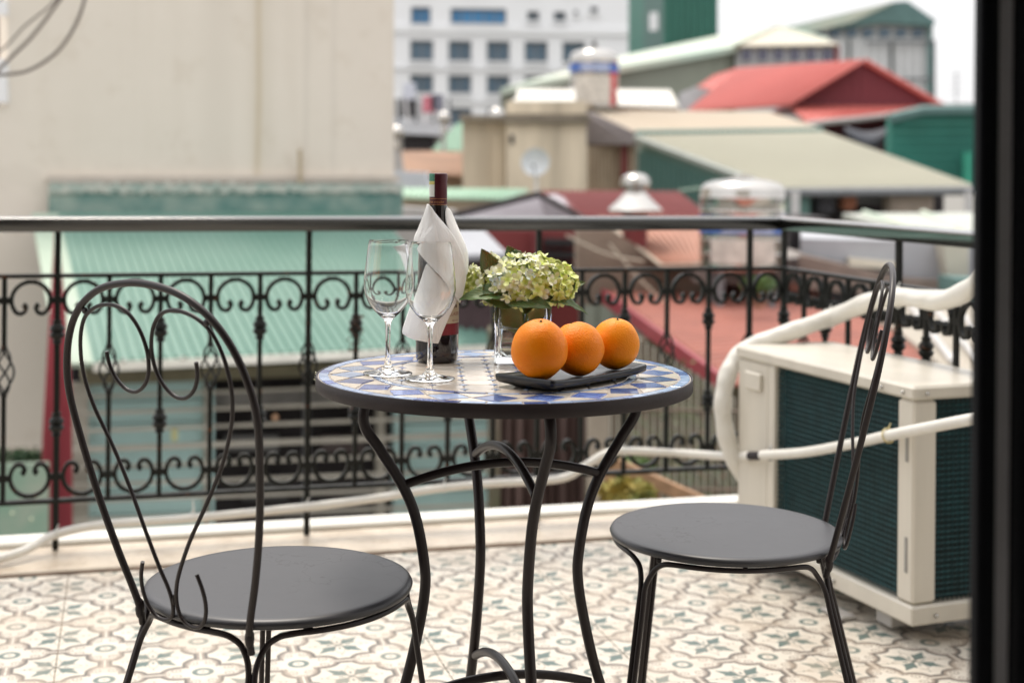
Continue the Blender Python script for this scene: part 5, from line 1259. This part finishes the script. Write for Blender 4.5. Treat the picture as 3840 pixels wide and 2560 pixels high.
# ---- vase with hydrangeas
VC = Vector((.020, 2.388, TZ + .0008)); VW = .047; VH = .101
vase = thing('glass_vase', 'square clear glass vase half filled with water behind the oranges', 'vase', VC)
def rsq(h, z, rr=.006, n=4):
    out = []
    for k in range(4):
        a0 = k * PI / 2; cx, cy = (h - rr) * (1 if k in (0, 3) else -1), (h - rr) * (1 if k in (0, 1) else -1)
        for i in range(n + 1): a_ = a0 + PI / 2 * i / n; out.append(VC + Vector((cx + rr * math.cos(a_), cy + rr * math.sin(a_), z)))
    return out
MB().loft([rsq(VW - .002, 0), rsq(VW, .002), rsq(VW, VH - .001), rsq(VW - .001, VH), rsq(VW - .0055, VH), rsq(VW - .0065, VH - .001), rsq(VW - .0065, .020, .009), rsq(VW - .010, .013, .012), rsq(VW - .030, .0125, .012)]).build('glass', m_gl, vase, 50)
m_wat, nt, b = newmat('water'); b.inputs['Base Color'].default_value = (.98, 1, .98, 1); b.inputs['Roughness'].default_value = 0; b.inputs['IOR'].default_value = 1.33; b.inputs['Transmission Weight'].default_value = 1
wt = MB().loft([rsq(VW - .0305, .0129, .011), rsq(VW - .0105, .0134, .012), rsq(VW - .0068, .0206, .009), rsq(VW - .0068, .058, .006), rsq(VW - .0072, .0572, .006)]).build('water', m_wat, vase, 50)
fl = thing('hydrangea_bouquet', 'pale blue and yellow green hydrangeas with dark leaves in the glass vase', 'flowers', VC)
m_stem = M('green_stem', (.26, .34, .08), .5, var=.3, scale=20)
def petal_mat(name, inner, outer, rr):
    m, nt, b = newmat(name); co = objco(nt); sep = nt.nodes.new('ShaderNodeSeparateXYZ'); nt.links.new(co, sep.inputs[0])
    x = N(nt, sep.outputs[0]); y = N(nt, sep.outputs[1]); r_ = (x * x + y * y).sqrt()
    c = mixc(nt, r_.step(.0050, .0035), outer, inner)
    oi = nt.nodes.new('ShaderNodeObjectInfo'); hv = nt.nodes.new('ShaderNodeHueSaturation'); val = N(nt, oi.outputs['Random']) * (2 * rr) + (1 - rr); nt.links.new(val.s, hv.inputs['Value']); nt.links.new(c, hv.inputs['Color']); nt.links.new(hv.outputs[0], b.inputs['Base Color'])
    b.inputs['Roughness'].default_value = .6; b.inputs['Subsurface Weight'].default_value = .35; b.inputs['Subsurface Scale'].default_value = .004; b.inputs['Subsurface Radius'].default_value = (1, 1, .5)
    return m
pm = [petal_mat('petal_blue', (.80, .84, .55), (.76, .86, .88), .08), petal_mat('petal_cream', (.80, .82, .34), (.88, .88, .66), .1), petal_mat('petal_lime', (.62, .72, .12), (.82, .86, .36), .12)]
def floret(mat, sz, cup):
    mb = MB()
    for q in range(4):
        a_ = q * PI / 2 + .1; d_ = Vector((math.cos(a_), math.sin(a_), 0)); t_ = Vector((-d_.y, d_.x, 0)); rows = []
        for (l, w_) in ((.04, .06), (.3, .30), (.62, .46), (.88, .34), (1.0, .06)):
            z = cup * l * l; rows.append([d_ * (l * sz) + t_ * (w_ * sz * s_) + UP * ((z - abs(s_) * .10 * w_) * sz + q * .0002) for s_ in (-1, -.5, 0, .5, 1)])
        vs = [v for r_ in rows for v in r_]; mb.add(vs, [(i * 5 + j, i * 5 + j + 1, (i + 1) * 5 + j + 1, (i + 1) * 5 + j) for i in range(4) for j in range(4)])
    mb.ball((0, 0, .0008), .0011, 6, 4)
    me = mb.mesh('floret', smooth=180); me.materials.append(mat); return me
fms = [[floret(m_, s_, c_) for s_, c_ in ((.0114, .25), (.0102, .45), (.0090, .65))] for m_ in pm]
bud = [floret(pm[2], .0052, 1.0), floret(pm[1], .0060, .9)]
def head(par, c_, rad, n, limefn, zmin):
    c_ = Vector(c_); pts = []; ga = PI * (3 - 5 ** .5); N_ = int(n * 2 / (1 - zmin))
    for i in range(n):
        z = 1 - (1 - zmin) * (i + .5) / n; r_ = math.sqrt(max(0, 1 - z * z)); a_ = ga * i
        d_ = Vector((r_ * math.cos(a_), r_ * math.sin(a_), z)); k_ = 1 + random.uniform(-.10, .07)
        k_ += .06 * mnoise.noise(d_ * 2.4 + c_ * 10)
        p_ = c_ + Vector((d_.x * rad[0], d_.y * rad[1], d_.z * rad[2])) * k_
        nn = Vector((d_.x / rad[0], d_.y / rad[1], d_.z / rad[2])).normalized() + Vector((random.uniform(-.4, .4), random.uniform(-.4, .4), random.uniform(-.3, .3)))
        q_ = nn.to_track_quat('Z', 'Y'); q_ = q_ @ Matrix.Rotation(random.uniform(0, 6), 3, 'Z').to_quaternion()
        l = limefn(d_)
        if l > 1.3 and random.random() < .6: me = random.choice(bud)
        else:
            u = random.random() + .34 + l * .9
            me = random.choice(fms[0 if u < .55 else (1 if u < 1.15 else 2)])
        s_ = random.uniform(.85, 1.15); o_ = inst('floret', me, p_, par, q_, (s_, s_, s_))
big = MB().ball(VC + Vector((.005, .0, .134)), .038, 20, 12, (1.85, 1.6, .74)).build('flower_head', M('yellow_green_core', (.26, .32, .08), .8, var=.4, scale=60), fl, 60)  # yellow-green filler ball under the florets
head(big, VC + Vector((.005, 0, .128)), (.080, .069, .047), 262, lambda d: max(0, d.x * 1.3 - .1) + max(0, -d.z * .8) + (.25 if d.x < -.8 else 0), -.68)
sm_ = MB().ball(VC + Vector((-.086, .01, .126)), .017, 14, 10, (1, 1, 1.25)).build('flower_head', bpy.data.materials['yellow_green_core'], fl, 60)
head(sm_, VC + Vector((-.086, .01, .126)), (.022, .022, .027), 42, lambda d: 1.2 if d.z < .75 else .3, -.6)
s3 = MB().ball(VC + Vector((-.052, .03, .160)), .008, 12, 8).build('flower_head', bpy.data.materials['yellow_green_core'], fl, 60)
head(s3, VC + Vector((-.052, .03, .160)), (.012, .012, .012), 10, lambda d: 0, -.2)
def leaf_mat():
    m, nt, b = newmat('hydrangea_leaf'); uvn = nt.nodes.new('ShaderNodeUVMap'); sep = nt.nodes.new('ShaderNodeSeparateXYZ'); nt.links.new(uvn.outputs[0], sep.inputs[0])
    u = N(nt, sep.outputs[0]); v = (N(nt, sep.outputs[1]) - .5).abs()
    vein = ((u * 8 - v * 7).fract() - .5).abs().step(.07, .05).max(v.step(.018, .012))
    f = noise(nt, objco(nt), 70, 4); c = mixc(nt, f, (.035, .085, .014), (.065, .125, .026)); c = mixc(nt, vein * .55, c, (.20, .26, .09))
    oi = nt.nodes.new('ShaderNodeObjectInfo'); hv = nt.nodes.new('ShaderNodeHueSaturation'); val = N(nt, oi.outputs['Random']) * .6 + .75; nt.links.new(val.s, hv.inputs['Value']); nt.links.new(c, hv.inputs['Color']); nt.links.new(hv.outputs[0], b.inputs['Base Color'])
    b.inputs['Roughness'].default_value = .42; b.inputs['Subsurface Weight'].default_value = .15; b.inputs['Subsurface Scale'].default_value = .004
    bump(nt, b, vein * -1 + f * .4, .6, .0015); return m
m_leaf = leaf_mat()
m_leaf2 = M('olive_leaf', (.34, .38, .12), .5, var=.4, scale=60, col2=(.42, .30, .10))
def leaf(base, tip, width, nrm, curl=.15, par=None, serr=True):
    base, tip = Vector(base), Vector(tip); ax = tip - base; L_ = ax.length; ax.normalize(); nrm = Vector(nrm); nrm = (nrm - ax * nrm.dot(ax)).normalized(); sd_ = ax.cross(nrm)
    NU, NV = 22, 8; vs = []; uv = []
    for i in range(NU + 1):
        u = i / NU; w_ = width * (math.sin(PI * u ** .8) ** .8) * (1 - .25 * u) + .0004
        if serr: w_ *= 1 + .05 * ((i % 2) * 2 - 1)
        for j in range(NV + 1):
            v = j / NV * 2 - 1; z = curl * L_ * math.sin(PI * u) + abs(v) ** 1.2 * w_ * .32 + .012 * L_ * math.cos(u * 24 + abs(v) * 4) * abs(v)
            vs.append(base + ax * (u * L_ + abs(v) * w_ * -.12) + sd_ * (v * w_) + nrm * z); uv.append((u, j / NV))
    fs = [(i * (NV + 1) + j, i * (NV + 1) + j + 1, (i + 1) * (NV + 1) + j + 1, (i + 1) * (NV + 1) + j) for i in range(NU) for j in range(NV)]
    org = WORG[par.name]; me = bpy.data.meshes.new('leaf'); me.from_pydata([v - org for v in vs], [], fs); ul = me.uv_layers.new(name='UVMap')
    for l in me.loops: ul.data[l.index].uv = uv[l.vertex_index]
    for p_ in me.polygons: p_.use_smooth = True
    me.materials.append(m_leaf); o_ = bpy.data.objects.new('leaf', me); COL.objects.link(o_); o_.parent = par
    s_ = o_.modifiers.new('s', 'SOLIDIFY'); s_.thickness = .0005
Yv = VC.y
leaf(atd(1170, 676, Yv - .05), atd(1054, 688, Yv - .05), .023, (0, -.55, .8), .06, fl)
leaf(atd(1180, 700, Yv - .052), atd(1100, 680, Yv - .058), .014, (0, -.9, .4), .05, fl)
leaf(atd(1160, 690, Yv - .05), atd(1268, 708, Yv - .075), .021, (0, -.75, .65), .10, fl)
leaf(atd(1215, 690, Yv - .06), atd(1207, 722, Yv - .078), .013, (0, -.9, .3), .04, fl)
leaf(atd(1240, 688, Yv - .05), atd(1350, 722, Yv - .03), .016, (0, -.45, .9), .10, fl)
leaf(atd(1295, 690, Yv - .02), atd(1325, 712, Yv - .01), .010, (0, -.5, .9), .05, fl)
leaf(atd(1140, 650, Yv - .02), atd(1106, 571, Yv - .02), .021, (.2, -.95, .2), .05, fl)
leaf(atd(1185, 615, Yv + .03), atd(1165, 564, Yv + .03), .020, (.3, -.9, .2), .06, fl)
leaf(atd(1200, 600, Yv + .02), atd(1161, 580, Yv + .03), .014, (.2, -.8, .5), .06, fl)
leaf(atd(1310, 660, Yv), atd(1345, 648, Yv), .008, (0, -.8, .6), .05, fl)
leaf(atd(1232, 600, Yv + .02), atd(1240, 583, Yv + .02), .006, (0, -1, .2), .0, fl)
_ml = m_leaf; m_leaf = m_leaf2
leaf(atd(1148, 702, Yv - .0), atd(1200, 770, Yv - .026), .026, (0, -.95, .1), .03, fl)
leaf(atd(1252, 702, Yv - .0), atd(1215, 752, Yv - .020), .022, (0, -.95, .1), .03, fl)
m_leaf = _ml
for k, (x, y) in enumerate(((-.012, -.008), (.004, .006), (.012, -.012), (.018, .008), (-.004, -.016))):
    MB().tube(catmull([VC + Vector((x * .2 - .004 + k * .002, y * .4, .016)), VC + Vector((x * .5, y, .06)), VC + Vector((x * 1.2, y, .1)), VC + Vector((x * 2.2, y, .13))], 5), .0026, 8).build('stem', m_stem, fl, 60)

# ---- tray
tray = thing('serving_tray', 'narrow black ceramic tray carrying three oranges', 'tray', (.095, 2.10, TZ))
m_tray = M('black_glaze', (.012, .013, .015), .22, var=.3, scale=20, rvar=.06, bmp=.08, bscale=25)
Lp, Fp, Rp = atz(1134, 862, .757), Vector((.062, 2.028, .757)), atz(1489, 841, .757)
tl = (Rp - Fp); TL_ = tl.length; tl.normalize(); tw_ = Vector((-tl.y, tl.x, 0)); TWd = (Lp - Fp).dot(tw_)
tcn = Fp + tl * (TL_ / 2) + tw_ * (TWd / 2); tcn.z = TZ
def tring(ins, z, bowl=0):
    a_, b_ = TL_ / 2 - ins, TWd / 2 - ins; rr = .006; out = []
    for k in range(4):
        cx, cy = (a_ - rr) * (1 if k in (0, 3) else -1), (b_ - rr) * (1 if k in (0, 1) else -1)
        for i in range(5): q_ = k * PI / 2 + PI / 2 * i / 4; out.append((cx + rr * math.cos(q_), cy + rr * math.sin(q_)))
        nx = {0: (-1, 0), 1: (0, -1), 2: (1, 0), 3: (0, 1)}[k]; sp_ = (2 * (a_ - rr)) if k in (0, 2) else (2 * (b_ - rr)); x0, y0 = out[-1]
        for i in range(1, 10): out.append((x0 + nx[0] * sp_ * i / 10, y0 + nx[1] * sp_ * i / 10))
    return [tcn + tl * x + tw_ * y + UP * (z + bowl * .006 * (abs(x) / (TL_ / 2)) ** 3) for x, y in out]
MB().loft([tring(.030, .0005), tring(.021, .0006), tring(.017, .0035), tring(.004, .0055, .4), tring(.0005, .008, .6), tring(0, .0145, .7), tring(.0012, .0165, .7), tring(.004, .0168, .7), tring(.008, .0145, .5), tring(.018, .0122, .1), tring(.034, .0118)]).build('tray_body', m_tray, tray, 50)
# ---- oranges
def orange_mat():
    m, nt, b = newmat('orange_peel'); co = objco(nt); oi = nt.nodes.new('ShaderNodeObjectInfo')
    f = noise(nt, co, 14, 4, .6).step(.5, .16); c = mixc(nt, f, (.95, .225, .001), (.95, .275, .002)); c = mixc(nt, N(nt, oi.outputs['Random']) * .35, c, (.95, .29, .003))
    spk = (noise(nt, co, 160, 2) * -1).step(-.77, .015); c = mixc(nt, spk * .5, c, (.35, .12, .02)); nt.links.new(c, b.inputs['Base Color'])
    b.inputs['Roughness'].default_value = .40; b.inputs['Specular IOR Level'].default_value = .22; b.inputs['Subsurface Weight'].default_value = .08; b.inputs['Subsurface Scale'].default_value = .004; b.inputs['Subsurface Radius'].default_value = (1, .4, .1)
    vo = nt.nodes.new('ShaderNodeTexVoronoi'); vo.inputs['Scale'].default_value = 520; nt.links.new(co, vo.inputs['Vector'])
    h = N(nt, vo.outputs['Distance']) * .9 + noise(nt, co, 170, 3) * .9
    bump(nt, b, h, .5, .0011); return m
m_or = orange_mat()
m_or2 = m_or.copy(); m_or2.name = 'orange_peel_yellow'
for n_ in m_or2.node_tree.nodes:
    if n_.type == 'MIX_RGB' and abs(n_.inputs[1].default_value[1] - .225) < .01: n_.inputs[1].default_value = (.93, .27, .003, 1); n_.inputs[2].default_value = (.95, .33, .005, 1)
m_nub = M('green_calyx', (.06, .10, .04), .7)
def orange(c_, r_, hh, point, label, tilt):
    t = thing('orange', label, 'orange', c_, 'oranges on the black tray')
    mb = MB(); rings = []; n, sg = 48, 64
    for i in range(n + 1):
        th = PI * max(.003, min(.997, i / n)); rr = math.sin(th); z = -math.cos(th)
        zz = z * hh
        if z < -.3: rr *= 1 - point * .20 * ((-z - .3) / .7) ** 1.5
        if rr < .30 and z > 0: zz -= r_ * .09 * (1 - rr / .30) ** 1.6
        ring = []
        for k in range(sg):
            a_ = 2 * PI * k / sg; w_ = 1 + .028 * mnoise.noise(Vector((rr * math.cos(a_) * 1.6, rr * math.sin(a_) * 1.6, z * 1.6 + c_[0] * 30)))
            if z > .75: w_ += .012 * math.sin(a_ * 9) * (z - .75)
            ring.append(Vector((rr * r_ * w_ * math.cos(a_), rr * r_ * w_ * math.sin(a_), zz * w_)))
        rings.append(ring)
    q_ = Matrix.Rotation(tilt[0], 3, 'X') @ Matrix.Rotation(tilt[1], 3, 'Y')
    rings = [[Vector(c_) + q_ @ v for v in rg_] for rg_ in rings]
    mb.loft(rings).build('peel', m_or2 if c_[0] > .15 else m_or, t, 80)
    p_ = Vector(c_) + q_ @ Vector((0, 0, hh - r_ * .085)); ax = q_ @ UP
    mb = MB(); mb.ball(p_, .0032, 10, 6, (1, 1, .6)); mb.tube([p_, p_ + ax * .0035], .0014, 6); mb.build('calyx', m_nub, t, 60)
ob = TZ + .0122
orange((.0425, 2.075, ob + .0455), .0416, .0457, 1.35, 'front left large orange with a pointed base', (R(10), R(2)))
orange((.101, 2.135, ob + .0405), .0400, .0407, .6, 'middle orange with a few dark specks', (R(-6), R(-14)))
orange((.1625, 2.205, ob + .0402), .0375, .0404, .5, 'rear right more yellow orange on the far end of the tray', (R(8), R(4)))
